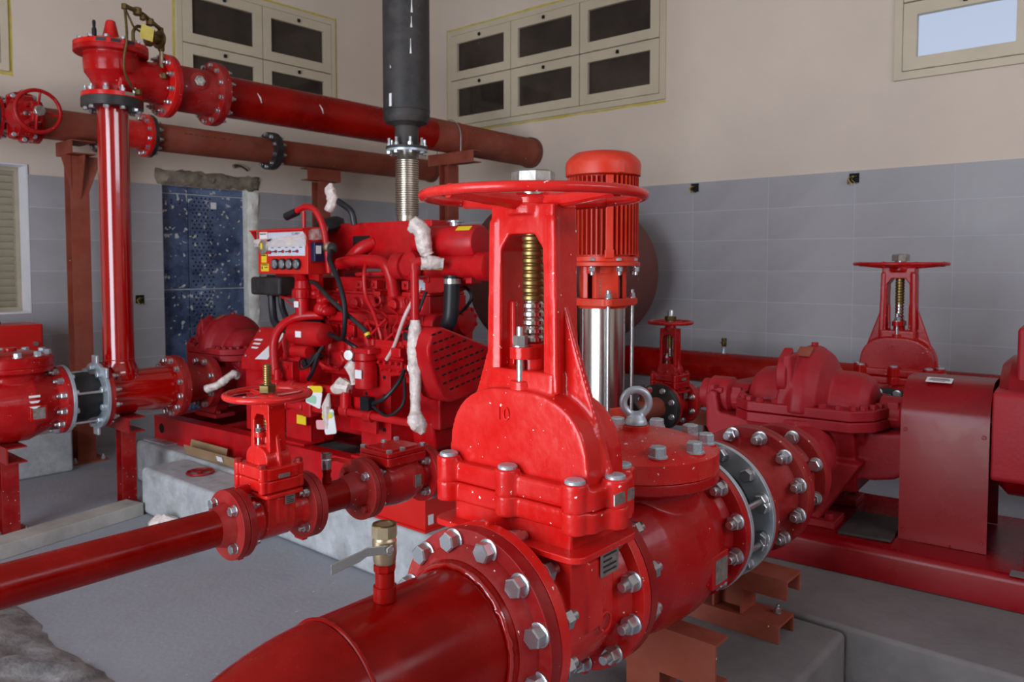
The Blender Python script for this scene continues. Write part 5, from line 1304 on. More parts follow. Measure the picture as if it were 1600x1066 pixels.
# ---- cooling loop pipework
def lp(pts, r=.022, nm='loop_pipe', m=er): return MB().tube(pts, r, 16).build(nm, m, E_)
X_ = -.42
lp([(X_, -.80, .80), (X_, -1.56, .825)]); lp([(X_, -.78, .69), (X_, -1.50, .705)])
lp([(X_, -1.57, .86), (X_, -1.57, .72)], .03); lp([(X_, -1.56, .715), (X_, -2.07, .712)], .021)
for y, z in ((-.86, .80), (-.98, .805), (-1.12, .81), (-1.30, .817), (-1.50, .823), (-.92, .695), (-1.06, .70), (-1.20, .70), (-1.57, .72), (-1.75, .712)):
    MB().lathe([(.028, y - .03), (.032, y - .025), (.032, y + .025), (.028, y + .03)], (X_, 0, z), 'y', 18).build('pipe_fitting', er, E_)
MB().box((X_, -1.28, .695), (.07, .075, .085)).build('regulator', er, E_, bevel=.012)
MB().lathe([(.02, 0), (.02, .06), (.012, .065)], (X_, -.98, .83), 'z', 14).build('valve_stem', er, E_)
MB().lathe([(.018, 0), (.018, .05)], (X_ - .02, -.86, .69), Vector((-1, 0, -.2)), 14).build('strainer_cap', er, E_)
MB().box((X_ + .03, -1.15, .635), (.05, .16, .09)).build('loop_bracket', er, E_, bevel=.004)
sticker(E_, [(X_ - .001, -1.16, .60), (X_ - .001, -1.24, .60), (X_ - .001, -1.24, .65), (X_ - .001, -1.16, .65)], 'label_yellow', 'label', .003)
MB().box((X_ + .05, -1.66, .70), (.02, .20, .18)).build('loop_plate', er, E_, bevel=.003)
MB().box((X_, -1.74, .775), (.05, .06, .07)).build('solenoid_coil', 'hose_black', E_, bevel=.004)
for k in range(6): MB().bb(X_ - .028, X_ - .024, -1.768 + k * .01, -1.763 + k * .01, .742, .808).build('coil_rib', 'hose_black', E_)
cable([(X_, -1.78, .78), (X_ - .01, -1.88, .82), (X_ + .04, -1.93, .90), (X_ + .08, -1.93, .96)], .011)
cable([(X_, -1.78, .765), (X_ - .01, -1.90, .73), (X_ + .02, -1.98, .80), (X_ + .06, -1.95, .92)], .008)
# tags on wires
def hang_tag(y, z, w_, h, m, nm, tilt=0):
    M2 = Matrix.Translation((X_ - .045, y, z)) @ Matrix.Rotation(R(tilt), 4, 'X')
    return MB().prism(rrect(-w_ / 2, w_ / 2, -h / 2, h / 2, .012), 'x', -.0012, .0012).xform(M2).build(nm, m, E_, flat=True)
hang_tag(-1.365, .775, .125, .095, 'label_white', 'hanging_tag', 12); hang_tag(-1.345, .765, .085, .045, 'tag_green', 'hanging_tag', 6).location.x = -.002
hang_tag(-1.385, .822, .11, .035, 'label_yellow', 'hanging_tag', -4).location.x = -.003
hang_tag(-1.49, .655, .095, .13, 'label_white', 'hanging_tag', -12); hang_tag(-1.42, .632, .07, .05, 'tag_pink', 'hanging_tag', -6).location.x = -.002
hang_tag(-1.475, .685, .08, .028, 'label_yellow', 'hanging_tag', -12).location.x = -.004
hang_tag(-1.50, .695, .06, .028, 'tag_green', 'hanging_tag', -12).location.x = -.002
MB().tube([(X_ - .02, -1.46, .80), (X_ - .05, -1.475, .74), (X_ - .045, -1.47, .62)], [.008, .026, .01], 10).build('plastic_wrap', 'white_wrap', E_, noise=.002)
MB().tube([(X_, -1.50, .83), (X_ - .01, -1.55, .85), (X_, -1.60, .84)], [.035, .045, .03], 14).build('plastic_wrap', 'white_wrap', E_, noise=.005)
# ---- vertical vent pipe with plastic-wrapped joints
V = (-.42, -2.085)
MB().cyl((*V, .72), (*V, 1.49), .021, n=18).build('vent_pipe', er, E_)
MB().tube(spline([(*V, 1.46), (V[0], V[1], 1.50), (V[0] + .05, V[1] - .03, 1.515), (-.24, -2.10, 1.51)], 5), .021, 16).build('vent_elbow', er, E_)
def wrap(pts, rs, nm='plastic_wrap'):
    P2, r2 = [], []
    for k in range(len(pts) - 1):
        a, b2 = Vector(pts[k]), Vector(pts[k + 1])
        for j in range(6):
            f = j / 6; P2.append(a + (b2 - a) * f); r2.append(.86 * (rs[k] + (rs[k + 1] - rs[k]) * f) * random.uniform(.95, 1.06))
    P2.append(Vector(pts[-1])); r2.append(rs[-1])
    return MB().tube(P2, r2, 14).build(nm, 'white_wrap', E_, noise=.0015, smooth=60)
wrap([(*V, 1.225), (*V, 1.18), (*V, 1.10), (*V, 1.05), (*V, 1.0), (*V, .92), (*V, .80), (*V, .745)], [.026, .036, .044, .046, .04, .032, .03, .03])
wrap([(V[0], V[1], .77), (V[0] - .01, V[1] - .01, .735), (V[0], V[1] - .03, .70), (V[0], V[1] - .05, .67)], [.034, .05, .046, .012])
wrap([(V[0] + .02, V[1] - .02, 1.50), (-.36, -2.13, 1.505), (-.31, -2.17, 1.50)], [.034, .044, .03])
wrap([(-.35, -1.99, 1.66), (-.34, -2.02, 1.70), (-.32, -2.04, 1.66), (-.31, -2.05, 1.57), (-.30, -2.06, 1.54)], [.022, .042, .05, .042, .034])
MB().cyl((-.31, -2.05, 1.58), (-.30, -2.06, 1.50), .026, n=16).build('vent_stub', er, E_)
MB().lathe([(.075, 0), (.075, .03), (.05, .05)], (-.27, -1.93, 1.49), Vector((-1, .2, 0)), 28).build('exchanger_cap', er, E_)
# ---- exhaust: stainless bellows, flange pair and muffler
ex = thing('exhaust_muffler', 'black cylindrical exhaust muffler hanging above the diesel engine', 'muffler', (*dl(.0, -1.62), 0))
MB().lathe([(.066, 2.155), (.066, 2.265), (.085, 2.275), (.115, 2.285), (.129, 2.31), (.130, 2.33), (.130, 3.6), (.066, 3.64), (.066, ZC)], n=56).build('muffler_shell', 'muffler_black', ex)
MB().lathe([(.117, 2.139), (.117, 2.153)], n=48).build('top_flange', 'muffler_black', ex)
MB().torus(.130, .002, (0, 0, 2.35), 'z', 56, 6).build('seam', 'muffler_black', ex)
for k in range(8):
    a = 2 * PI * (k + .3) / 8; bolt(ex, (.100 * math.cos(a), .100 * math.sin(a), 2.153), (0, 0, 1), .024, 'stud', 'zinc')
_a = [Vector((.1302 * math.cos(R(q)), .1302 * math.sin(R(q)), 0)) for q in (183, 190)]
sticker(ex, [_a[0] + Vector((0, 0, 2.36)), _a[1] + Vector((0, 0, 2.36)), _a[1] + Vector((0, 0, 2.43)), _a[0] + Vector((0, 0, 2.43))], 'label_white', 'label', .002)
for (a, z0, z1) in ((-118, 2.86, 2.97), (-119, 2.78, 2.84), (-121, 2.64, 2.72)):
    x, y = .1305 * math.cos(R(a)), .1305 * math.sin(R(a))
    MB().tube([(x, y, z1), (x, y, (z0 + z1) / 2), (x, y, z0)], [.0015, .002, .006], 8).build('paint_drip', 'label_white', ex)
be = thing('exhaust_bellows', 'ribbed stainless exhaust bellows below the black muffler', 'exhaust pipe', (*dl(.0, -1.62), 0))
prof = [(.058, 1.737), (.058, 1.77)]
z = 1.77
while z < 2.08:
    prof += [(.058, z), (.066, z + .003), (.066, z + .008), (.058, z + .011)]; z += .0125
prof += [(.056, z), (.056, 2.126)]
MB().lathe(prof, n=40).build('bellows', 'bellows_steel', be, smooth=60)
MB().lathe([(.115, 2.125), (.115, 2.138)], n=48).build('bottom_flange', 'galvanised', be)
for k in range(8):
    a = 2 * PI * (k + .3) / 8; bolt(be, (.100 * math.cos(a), .100 * math.sin(a), 2.125), (0, 0, -1), .026, 'cap', 'zinc')
# ---- red battery box on the plinth, cardboard, spare handwheel
bb_ = thing('battery_box', 'bright red steel battery box on the plinth behind the small check valve', 'box', (2.375, 2.56, .286), 0)
MB().bb(0, .20, 0, .42, .008, .26).build('box_body', 'box_red', bb_, bevel=.003)
MB().bb(-.012, .21, -.012, .43, .0005, .01).build('base_flange', 'box_red', bb_)
sticker(bb_, [(.02, -.0005, .03), (.05, -.0005, .03), (.05, -.0005, .075), (.02, -.0005, .075)], 'label_white', 'label', .002)
cb = thing('cardboard_sheet', 'flattened brown cardboard box lying on the plinth beside the engine skid', 'cardboard', (2.375, 4.62, .286), R(2))
MB().box((0, -.15, .035), (.004, .62, .065), Matrix.Rotation(R(-14), 3, 'Y')).build('side_flap', 'cardboard', cb)
MB().box((.04, -.12, .006), (.07, .5, .004)).build('bottom_panel', 'cardboard', cb)
MB().box((.065, .0, .045), (.004, .42, .07), Matrix.Rotation(R(12), 3, 'Y')).build('top_flap', 'cardboard', cb)
sticker(cb, [(-.006, -.23, .025), (-.006, -.29, .025), (-.014, -.29, .055), (-.014, -.23, .055)], 'label_white', 'label', .003)
hw = thing('spare_handwheel', 'small dark red handwheel lying loose on the concrete pad', 'handwheel', (2.22, 4.30, .281))
MB().torus(.072, .0075, (0, 0, .0085), 'z', 40, 10).build('rim', 'flange_red', hw)
MB().lathe([(.016, .001), (.016, .018)], n=16).build('hub', 'flange_red', hw)
for k in range(3):
    a = 2 * PI * k / 3; MB().tube([(.012 * math.cos(a), .012 * math.sin(a), .009), (.068 * math.cos(a), .068 * math.sin(a), .009)], .005, 8).build('spoke', 'flange_red', hw)

# ---------------------------------------------------------------- smaller engine fittings
for k in range(5):
    y = -1.22 - k * .145
    MB().prism(rrect(y - .055, y + .055, 1.085, 1.155, .012), 'x', -.226, -.205).build('side_cover', er, E_, bevel=.004)
    for (dy, z) in ((-.042, 1.095), (.042, 1.145)): bolt(E_, (-.2265, y + dy, z), (-1, 0, 0), .014, 'cap', er)
for y in (-1.60, -1.83):
    MB().torus(.026, .0085, (-.215, y, 1.30), 'x', 24, 10).build('lifting_ring', er, E_)
    MB().bb(-.225, -.165, y - .03, y + .03, 1.325, 1.35).build('lifting_lug', er, E_, bevel=.004)
for k in range(4):
    y = -1.46 - k * .12
    MB().box((-.195, y, 1.385), (.06, .05, .05)).build('manifold_clamp', er, E_, bevel=.006)
    bolt(E_, (-.226, y, 1.385), (-1, 0, 0), .017, 'cap', er)
MB().tube(spline([(-.22, -1.44, 1.44), (-.21, -1.6, 1.445), (-.20, -1.8, 1.44), (-.19, -1.95, 1.42)], 5), .012, 8).build('fuel_rail', er, E_)
MB().tube([(-.30, -1.76, 1.21), (-.33, -1.64, 1.10)], .008, 8).build('linkage_rod', er, E_)
MB().tube([(-.29, -1.86, 1.17), (-.32, -1.74, 1.08)], .008, 8).build('linkage_rod', er, E_)
MB().tube(spline([(-.25, -1.95, 1.32), (-.27, -1.93, 1.2), (-.26, -1.95, 1.1), (-.25, -1.93, 1.02)], 5), .012, 10).build('drain_line', er, E_)
for (y, z, r_) in ((-1.42, .98, .035), (-1.50, .92, .028), (-1.36, .90, .03), (-1.47, 1.02, .022)):
    MB().lathe([(r_, 0), (r_, .03), (r_ * .6, .04)], (-.195, y, z), Vector((-1, 0, 0)), 16).build('core_plug', er, E_)
MB().bb(-.24, -.19, -1.93, -1.76, .90, .97).build('governor_box', er, E_, bevel=.01)
MB().bb(-.33, -.24, -1.98, -1.90, 1.06, 1.16).build('timing_cover', er, E_, bevel=.012)
MB().bb(-.345, -.325, -1.955, -1.925, 1.11, 1.15).build('sensor', 'hose_black', E_, bevel=.003)
for (y, z) in ((-1.92, 1.075), (-1.96, 1.145), (-1.915, 1.15)): bolt(E_, (-.331, y, z), (-1, 0, 0), .016, 'cap', er)
MB().tube(spline([(-.30, -1.20, .99), (-.34, -1.24, .96), (-.33, -1.30, .92), (-.27, -1.34, .90)], 5), .012, 8).build('oil_return_line', er, E_)
for k in range(3):
    MB().lathe([(.020, 0), (.020, .028), (.013, .034)], (-.205, -1.16 - k * .05, .90), Vector((-1, 0, 0)), 12).build('sender', er, E_)
MB().prism([(-1.62, .965), (-1.98, .985), (-1.96, .93), (-1.75, .90), (-1.62, .92)], 'x', -.31, -.20).build('pump_bracket', er, E_, bevel=.01)
for k in range(5): bolt(E_, (-.311, -1.67 - k * .065, .945), (-1, 0, 0), .018, 'cap', er)
for (y, z, r_) in ((-1.98, 1.0, .05), (-2.0, .90, .045)):
    MB().lathe([(r_, 0), (r_ * .9, .05), (r_ * .5, .06)], (-.22, y, z), Vector((-1, -.2, 0)), 20).build('drive_boss', er, E_)
    for q in range(4): bolt(E_, (-.262, y + r_ * .8 * math.cos(q * 1.57 + .4), z + r_ * .8 * math.sin(q * 1.57 + .4)), (-1, 0, 0), .015, 'cap', er)

# ================================================================== diesel discharge line (Y = 4.91)
RF = .195
# spool next to the diesel pump
t = thing('spool_pipe', 'short red flanged spool between the tee and the diesel pump', 'pipe', (2.366, YC, ZCL))
flange(t, .0005, .028, RF, .12, 'flange_red'); flange(t, .19, .2185, .171, .1, 'flange_red')
MB().lathe([(.135, .028), (.132, .08), (.118, .15), (.118, .19)], ax='x', n=48).build('spool_body', 'flange_red', t)
bolt_ring(t, (.1895, 0, 0), (-1, 0, 0), .149, 8, .032, 'bolt')
MB().tube(spline([(.13, -.17, -.02), (.17, -.22, .0), (.21, -.25, .03), (.27, -.26, .07), (.31, -.25, .05)], 6), [.025 * random.uniform(.92, 1.08) for _ in range(25)], 12).build('plastic_wrap', 'white_wrap', t, noise=.003)
# tee with the riser
t = thing('riser_tee', 'glossy red tee with tall vertical riser pipe at the left', 'pipe', (1.905, YC, ZCL))
flange(t, .0005, .028, RF, .12, 'flange_red')
MB().lathe([(.137, .02), (.137, .43)], ax='x', n=56).build('tee_run', 'riser_red', t)
flange(t, .4325, .4605, RF, .12, 'flange_red')
bolt_ring(t, (.432, 0, 0), (-1, 0, 0), .171, 12, .030, 'bolt')
MB().lathe([(.09, .0), (.118, .10), (.104, .150), (.089, .185), (.087, .20), (.087, 1.66), (.087, 1.712)], (.125, 0, 0), 'z', 48).build('riser', 'riser_red', t, smooth=60)
MB().torus(.0875, .003, (.125, 0, .205), 'z', 40, 6).build('weld_seam', 'riser_red', t)
bolt_ring(t, (.0285, 0, 0), (1, 0, 0), .171, 12, .028, 'nut')
# flexible joint
t = thing('flexible_joint', 'black rubber joint with galvanised flanges and tie rods left of the riser tee', 'pipe joint', (1.70, YC, ZCL))
flange(t, .0005, .02, RF + .003, .12, 'galvanised'); flange(t, .184, .2045, RF + .003, .12, 'galvanised')
MB().lathe([(.128, .02), (.130, .05), (.142, .085), (.142, .12), (.130, .155), (.128, .184)], ax='x', n=48).build('rubber_bellows', 'rubber', t)
for a in (R(55), R(165), R(235), R(300)):
    y, z = .165 * math.cos(a), .165 * math.sin(a)
    MB().cyl((.02, y, z), (.184, y, z), .008, n=12).build('tie_rod', 'zinc', t)
bolt_ring(t, (.1835, 0, 0), (-1, 0, 0), .168, 10, .034, 'bolt', 'galvanised'); bolt_ring(t, (.0205, 0, 0), (1, 0, 0), .168, 10, .03, 'cap', 'galvanised')
for y, z in ((0, RF + .02), (0, -RF - .02), (-RF * .7, .15)):
    MB().box((.194, y, z * .97), (.018, .07, .06)).build('control_lug', 'galvanised', t, bevel=.006)
# diesel check valve at the left edge
C10b = dict(C10); C10b.update(Rf=RF, bc=.171, ftf=.50)
ck = check_valve('check_valve', 'red check valve with round bolted cover cut off by the left edge', (1.449, YC, ZCL), C10b, 'check_red', 'check_red', nut_r='nut', eye=False)
for k in range(3): sticker(ck, [(.02 + .01 * k, -.212, .06 - .03 * k), (.075 - .01 * k, -.212, .06 - .03 * k), (.075, -.212, .072 - .03 * k), (.02, -.212, .072 - .03 * k)], 'label_white', 'chalk_mark', .002)
t = thing('discharge_pipe', 'red pipe continuing out of view left of the diesel check valve', 'pipe', (1.198, YC, ZCL))
flange(t, -.028, -.0005, RF, .12, 'flange_red')
pipe(t, [(-1.5, 0, 0), (-.028, 0, 0)], .137, 'pipe_red', 'straight_pipe')
def floor_stand(label, x, y, zt, m, y0=-.16, y1=.16, web='y', post=.085):
    s = thing('pipe_stand', label, 'pipe stand', (x, y, 0))
    i_post(s, 'post', m, 0, 0, .012, zt - .09, post, post)
    c_channel(s, 'head_channel', m, (-.05, y0, zt - .09), y1 - y0, 'y', .09, .10, .008, 1)
    MB().bb(-.09, .09, -.09, .09, .0005, .012).build('base_plate', m, s)
    for q in (-.065, .065): bolt(s, (q, -.065, .012), (0, 0, 1), .018, 'nut', 'zinc')
    return s
floor_stand('dark red channel stand under the riser tee, on the floor', 2.06, YC, ZCL - .139, 'flange_red')
floor_stand('dark red channel stand under the diesel check valve at the left edge', 1.42, YC, ZCL - .206, 'flange_red')

# ================================================================== overhead line from the riser to the right wall
ZO = 2.618
RX = 2.03
t = thing('relief_valve', 'red angle relief valve with brass pilot tubing on top of the riser pipe', 'relief valve', (RX, YC, 0))
MB().lathe([(.168, 2.428), (.170, 2.43), (.170, 2.482)], n=48).build('lower_flange', 'black_paint', t)
bolt_ring(t, (0, 0, 2.4275), (0, 0, -1), .143, 10, .03, 'cap', 'zinc')
MB().lathe([(.168, 2.4835), (.168, 2.512)], n=48).build('inlet_flange', 'valve_red', t, bevel=.003)
bolt_ring(t, (0, 0, 2.512), (0, 0, 1), .143, 10, .027, 'nut', 'zinc')
b = MB().lathe([(.10, 2.50), (.105, 2.56), (.125, 2.60), (.150, 2.635), (.155, 2.70), (.150, 2.745), (.16, 2.752)], n=44)
b.tube(spline([(.0, 0, 2.60), (.08, 0, 2.60), (.18, 0, ZO + .005), (.30, 0, ZO)], 6), [.13] * 10 + [.125] * 9, 32)
b.build('valve_body', 'check_red', t, cast=.0055, iters=6)
MB().lathe([(.20, 2.745), (.204, 2.748), (.204, 2.772)], n=60).build('body_rim', 'check_red', t)
MB().lathe([(.204, 2.7735), (.204, 2.80), (.19, 2.806), (.12, 2.83), (.09, 2.838), (0, 2.84)], n=60).build('cover', 'valve_red', t)
MB().lathe([(.05, 2.832), (.045, 2.86), (.026, 2.945), (.020, 2.95)], n=28).build('stem_cone', 'valve_red', t)
for k in range(12):
    a = 2 * PI * k / 12; bolt(t, (.178 * math.cos(a), .178 * math.sin(a), 2.808), (0, 0, 1), .026, 'cap', 'zinc')
for k in range(3):
    a0 = R(-135 + k * 22); q = [Vector((.2048 * math.cos(a), .2048 * math.sin(a), 0)) for a in (a0, a0 + .26)]
    sticker(t, [q[0] + Vector((0, 0, 2.778)), q[1] + Vector((0, 0, 2.778)), q[1] + Vector((0, 0, 2.797)), q[0] + Vector((0, 0, 2.797))], 'ink', 'nameplate', .003)
sticker(t, [(.0, -.1682, 2.49), (.06, -.1595, 2.49), (.06, -.1595, 2.508), (.0, -.1682, 2.508)], 'plate_steel', 'nameplate', .003)
MB().lathe([(.195, .295), (.195, .323)], (0, 0, ZO), 'x', 56).build('outlet_flange', 'valve_red', t, bevel=.003)
bolt_ring(t, (.2945, 0, ZO), (-1, 0, 0), .170, 12, .027, 'nut', 'zinc')
MB().lathe([(.013, 2.835), (.013, 2.87), (.008, 2.88), (.010, 2.91), (.007, 2.92)], (-.11, -.04, 0), n=14).build('bleed_plug', 'hose_black', t)
# pilot tubing and fittings
def br(pts, r, nm, m='dark_brass'): return MB().tube(spline(pts, 6), r, 10).build(nm, m, t)
br([(.01, -.17, 3.005), (.005, -.2, 2.9), (.0, -.215, 2.80), (-.01, -.2, 2.70), (0, -.18, 2.62), (.04, -.16, 2.55), (.075, -.155, 2.522)], .0075, 'pilot_tube')
br([(.01, -.17, 3.005), (.07, -.15, 3.0), (.14, -.12, 2.995), (.20, -.10, 2.97), (.26, -.08, 2.945)], .013, 'pilot_tube', 'dark_brass')
br([(.02, -.16, 2.99), (.05, -.15, 2.94), (.08, -.14, 2.90), (.16, -.1, 2.885)], .006, 'pilot_tube')
br([(.08, -.12, 2.82), (.08, -.12, 2.88), (.11, -.11, 2.92), (.15, -.09, 2.925)], .010, 'pilot_tube')
br([(.268, -.07, 2.93), (.27, -.07, 2.80), (.268, -.08, 2.69), (.262, -.11, 2.66), (.235, -.12, 2.645)], .013, 'pilot_tube', 'brass')
for p, r_ in (((.01, -.17, 3.0), .018), ((.10, -.135, 3.0), .026), ((.135, -.125, 2.975), .018), ((.19, -.10, 2.965), .024), ((.268, -.07, 2.94), .018), ((.26, -.12, 2.65), .022), ((.085, -.155, 2.52), .02)):
    MB().lathe([(r_ * .7, -r_ * .9), (r_, -r_ * .7), (r_, r_ * .7), (r_ * .7, r_ * .9)], p, 'z', 8).build('tube_fitting', 'dark_brass', t, flat=True)
MB().lathe([(.02, -.05), (.055, -.04), (.055, -.025), (.03, -.02), (.03, .02), (.055, .025), (.055, .04), (.02, .05)], (.22, -.09, 2.875), Vector((1, .2, 0)), 24).build('pilot_valve', 'dark_brass', t)
MB().lathe([(.015, -.06), (.02, -.05), (.02, .05), (.015, .07)], (.27, -.07, 2.87), 'z', 14).build('pilot_body', 'dark_brass', t)
sticker(t, [(.10, -.15, 2.845), (.17, -.17, 2.83), (.185, -.165, 2.91), (.12, -.145, 2.93)], 'tape_yellow', 'yellow_tag', .002)
# sight cone piece and long pipe
t = thing('waste_cone', 'dusty red flanged cone with steel sight plug beside the relief valve', 'pipe', (RX + .3235, YC, ZO))
flange(t, .0005, .024, .195, .12, 'check_red')
MB().lathe([(.115, .024), (.135, .045), (.145, .09), (.146, .24), (.150, .29)], ax='x', n=48).build('cone_body', 'flange_red', t, smooth=50)
flange(t, .288, .316, .205, .12, 'flange_red'); bolt_ring(t, (.2875, 0, 0), (-1, 0, 0), .180, 12, .026, 'bolt', 'zinc')
MB().lathe([(.062, .10), (.056, .15), (.05, .153)], (.17, 0, .035), Vector((-.15, -1, 0)), 28).build('sight_boss', 'flange_red', t)
MB().lathe([(.034, .15), (.034, .170), (.026, .171), (.022, .166)], (.17, 0, .035), Vector((-.15, -1, 0)), 6).build('sight_plug', 'plate_steel', t, flat=True)
xo = RX + .3235 + .3165
t = thing('overhead_pipe', 'large red overhead pipe turning brown near its far end in the right wall', 'pipe', (xo, YC, ZO))
flange(t, .0005, .028, .205, .12, 'flange_red'); bolt_ring(t, (.0285, 0, 0), (1, 0, 0), .180, 12, .026, 'nut', 'zinc')
pipe(t, [(.028, 0, 0), (4.62 - xo, 0, -.012)], .137, 'pipe_red', 'red_length', 48)
pipe(t, [(4.6205 - xo, 0, -.012), (5.999 - xo, 0, -.03)], .137, 'primer', 'brown_length', 48)
MB().torus(.137, .004, (4.95 - xo, 0, -.016), 'x', 48, 6).build('weld_seam', 'primer', t)
MB().ring(.13, .15, 5.965 - xo, 5.998 - xo, (0, 0, -.03), 'x', 48).build('wall_collar', 'tank_brown', t)
for (x, m_) in ((.25, 'label_white'), (.75, 'label_white')):
    MB().tube([(x, -.134, .03), (x + .02, -.1375, .0), (x + .03, -.134, -.03)], [.002, .005, .002], 8).build('paint_splash', m_, t)
# column and bracket carrying the overhead pipe
s = thing('pipe_column', 'brown primed column with bracket under the overhead pipe, behind the muffler', 'column', (4.86, YC, 0))
zt = ZO - .16
i_post(s, 'post', 'primer', .0, -.0, .012, zt - .10, .13, .11)
c_channel(s, 'bracket_arm', 'primer', (-.06, -.35, zt - .10), .55, 'y', .10, .10, .008, 1)
MB().bb(-.12, .12, -.12, .12, .0005, .012).build('base_plate', 'primer', s)
MB().tube([(0, -.147, zt - .05)] + [(0, -.147 * math.cos(R(a)), ZO - .014 + .147 * math.sin(R(a))) for a in range(0, 181, 15)] + [(0, .147, zt - .05)], .004, 8).build('u_bolt', 'zinc', s)

# ================================================================== brown pipe along the left wall
YL, ZL = 6.32, 2.52
t = thing('wall_pipe', 'long brown primed pipe with black flange along the left wall above the doorway', 'pipe', (2.87, YL, ZL))
flange(t, .0005, .030, .17, .1, 'black_paint')
bolt_ring(t, (.0305, 0, 0), (1, 0, 0), .142, 12, .028, 'nut', 'zinc')
pipe(t, [(.03, 0, 0), (1.08, 0, 0)], .112, 'primer', 'left_length', 40)
for x in (1.08, 1.118):
    flange(t, x, x + .034, .168, .1, 'black_paint')
bolt_ring(t, (1.0795, 0, 0), (-1, 0, 0), .142, 10, .030, 'bolt', 'zinc'); bolt_ring(t, (1.1525, 0, 0), (1, 0, 0), .142, 10, .03, 'nut', 'zinc')
pipe(t, [(1.152, 0, 0), (5.998 - 2.87, 0, 0)], .112, 'primer', 'right_length', 40)
MB().ring(.11, .125, 5.96 - 2.87, 5.997 - 2.87, (0, 0, 0), 'x', 40).build('wall_collar', 'tank_brown', t)
for k in range(16):
    x = .28 + k * .042 + random.uniform(-.01, .01)
    MB().box((x, -.1118 * math.cos(.35), .1118 * math.sin(.35) - k * .0004), (random.uniform(.02, .035), .0012, random.uniform(.004, .012)), Matrix.Rotation(.35, 3, 'X')).build('stencil_mark', 'ink', t)
t = thing('spool_pipe', 'short red flanged spool with black bolts behind the riser pipe', 'pipe', (2.52, YL, ZL))
flange(t, .0005, .03, .17, .1, 'valve_red'); pipe(t, [(.03, 0, 0), (.32, 0, 0)], .112, 'valve_red', 'spool_body', 40); flange(t, .319, .3495, .17, .1, 'valve_red')
bolt_ring(t, (.3185, 0, 0), (-1, 0, 0), .142, 12, .028, 'bolt', 'zinc')
t = thing('wall_pipe', 'brown primed pipe between the top-left handwheel valve and the riser', 'pipe', (2.06, YL, ZL))
flange(t, .0005, .03, .155, .1, 'check_red')
pipe(t, [(.03, 0, 0), (.43, 0, 0)], .112, 'primer', 'straight_pipe', 40)
flange(t, .429, .4595, .17, .1, 'tank_brown'); bolt_ring(t, (.4285, 0, 0), (-1, 0, 0), .142, 12, .03, 'bolt', 'zinc')
G8 = dict(G10); G8.update(wz=.62, y0=.35, y1=.60, dz=.36, zt=.25, zs=.21, stem=.665, Rw=.198, rt=.017, rib=False, txt=None)
gate_valve('gate_valve', 'red gate valve with round handwheel facing the camera on the upper left wall pipe', (2.06 - .161 * .76 - .0005, YL, ZL), G8, 'check_red', rot=(R(90), 0, 0), scale=.76, fl_m='check_red', nuts_l='nut')
t = thing('wall_pipe', 'brown primed pipe end at the top left edge of the picture', 'pipe', (1.8137, YL, ZL))
flange(t, -.0295, -.0005, .155, .1, 'black_paint')
pipe(t, [(-1.6, 0, 0), (-.029, 0, 0)], .112, 'primer', 'straight_pipe', 40)
# columns under the brown pipe
s = thing('pipe_column', 'tall brown primed column with triangular gussets at the left wall', 'column', (2.34, YL, 0))
i_post(s, 'post', 'primer', 0, 0, .012, 2.30, .13, .12, .01)
c_channel(s, 'head_channel', 'primer', (-.09, -.16, 2.305), .30, 'y', .10, .17, .008, 1)
MB().prism([(-.06, 2.05), (-.06, 2.30), (-.13, 2.30)], 'y', -.065, -.055).build('gusset', 'primer', s, flat=True)
MB().prism([(.06, 2.03), (.06, 2.30), (.16, 2.30)], 'y', -.065, -.055).build('gusset', 'primer', s, flat=True)
MB().prism([(-.062, 1.98), (-.062, 2.30), (-.16, 2.30)], 'x', -.006, .006).build('gusset', 'primer', s, flat=True)
MB().bb(-.13, .13, -.13, .13, .0005, .012).build('base_plate', 'primer', s)
for q in (-.1, .1): bolt(s, (q, -.1, .012), (0, 0, 1), .026, 'nut', 'galvanised')
s = thing('pipe_column', 'brown primed column with boxed crosshead behind the gauge panel', 'column', (4.53, YL, 0))
i_post(s, 'post', 'primer', 0, 0, .012, 2.285, .13, .12, .01)
c_channel(s, 'head_channel', 'primer', (-.19, -.06, 2.290), .38, 'x', .115, .12, .008, 1)
MB().bb(-.13, .13, -.13, .13, .0005, .012).build('base_plate', 'primer', s)

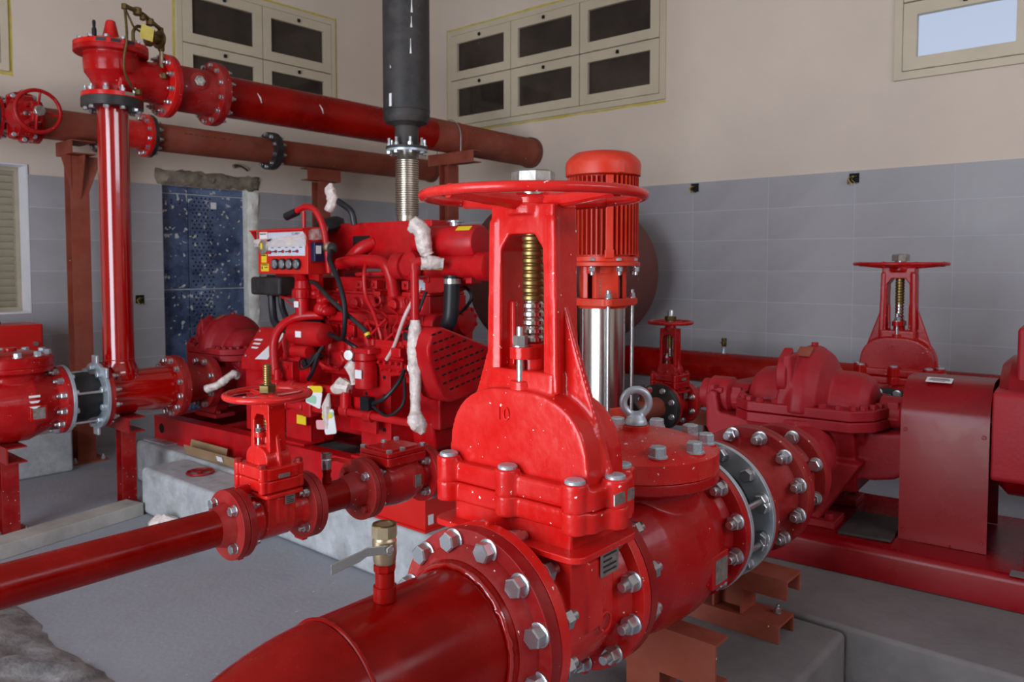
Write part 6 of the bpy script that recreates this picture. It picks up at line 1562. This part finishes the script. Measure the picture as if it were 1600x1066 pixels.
# ================================================================== brown horizontal tank
t = thing('fuel_tank', 'large dull brown horizontal tank behind the vertical pump', 'tank', (4.42, 3.74, 1.42))
RT = .56
MB().lathe([(0, -.10), (.15, -.093), (.30, -.07), (.46, -.03), (RT * .97, .02), (RT, .06), (RT, 1.06), (RT * .97, 1.10), (.46, 1.15), (.2, 1.2), (0, 1.21)], ax='x', n=64).build('tank_shell', 'tank_brown', t, smooth=40)
for x in (.10, .60):
    MB().prism([(-.36, -.34), (.36, -.34), (.36, -.62), (-.36, -.62)], 'x', x - .03, x + .03).build('saddle', 'tank_brown', t, bevel=.003)
    for y in (-.30, .30):
        MB().bb(x - .05, x + .05, y - .05, y + .05, -1.419, -.62).build('leg', 'primer', t)
MB().bb(.05, .66, -.35, -.25, -.70, -.62).build('frame_rail', 'primer', t); MB().bb(.05, .66, .25, .35, -.70, -.62).build('frame_rail', 'primer', t)
MB().lathe([(.03, -.56), (.03, -.44)], (.45, -.1, 0), 'z', 16).build('drain_stub', 'tank_brown', t)

# ================================================================== left wall cabinet, plank, floor bits
t = thing('control_cabinet', 'red steel control cabinet on its plinth at the left wall', 'cabinet', (1.55, 6.45, .301))
MB().bb(-.5, .525, -.15, .15, 0, .76).build('cabinet_body', 'box_red', t, bevel=.006)
MB().bb(-.49, .515, -.158, -.151, .01, .75).build('cabinet_door', 'box_red', t, bevel=.003)
MB().lathe([(.016, 0), (.016, .02)], (.47, -.158, .62), Vector((0, -1, 0)), 16).build('door_lock', 'zinc', t)
MB().bb(.0, .30, -.1605, -.158, .42, .60).build('door_window', 'hole_dark', t)
MB().torus(.018, .004, (.28, 0, .772), 'y', 20, 6).build('cable_hook', 'hose_black', t)
o = MB().box((0, 0, 0), (1.7, .16, .075)).xform(Matrix.Translation((1.20, 4.56, .038)) @ Matrix.Rotation(R(12), 4, 'Z')).build('timber_plank', 'timber', None, bevel=.004)
tag(o, 'weathered grey timber plank on the floor behind the small red pipe', 'plank')
o = MB().tube(spline([(1.95, 4.35, .035), (2.0, 4.28, .05), (2.03, 4.2, .035)], 4), [.03, .045, .05, .045, .05, .045, .045, .04, .03], 10).build('plastic_bag', 'white_wrap', None, noise=.008)
tag(o, 'crumpled clear plastic scrap on the floor beside the plank', 'plastic bag')
rng = random.Random(3)
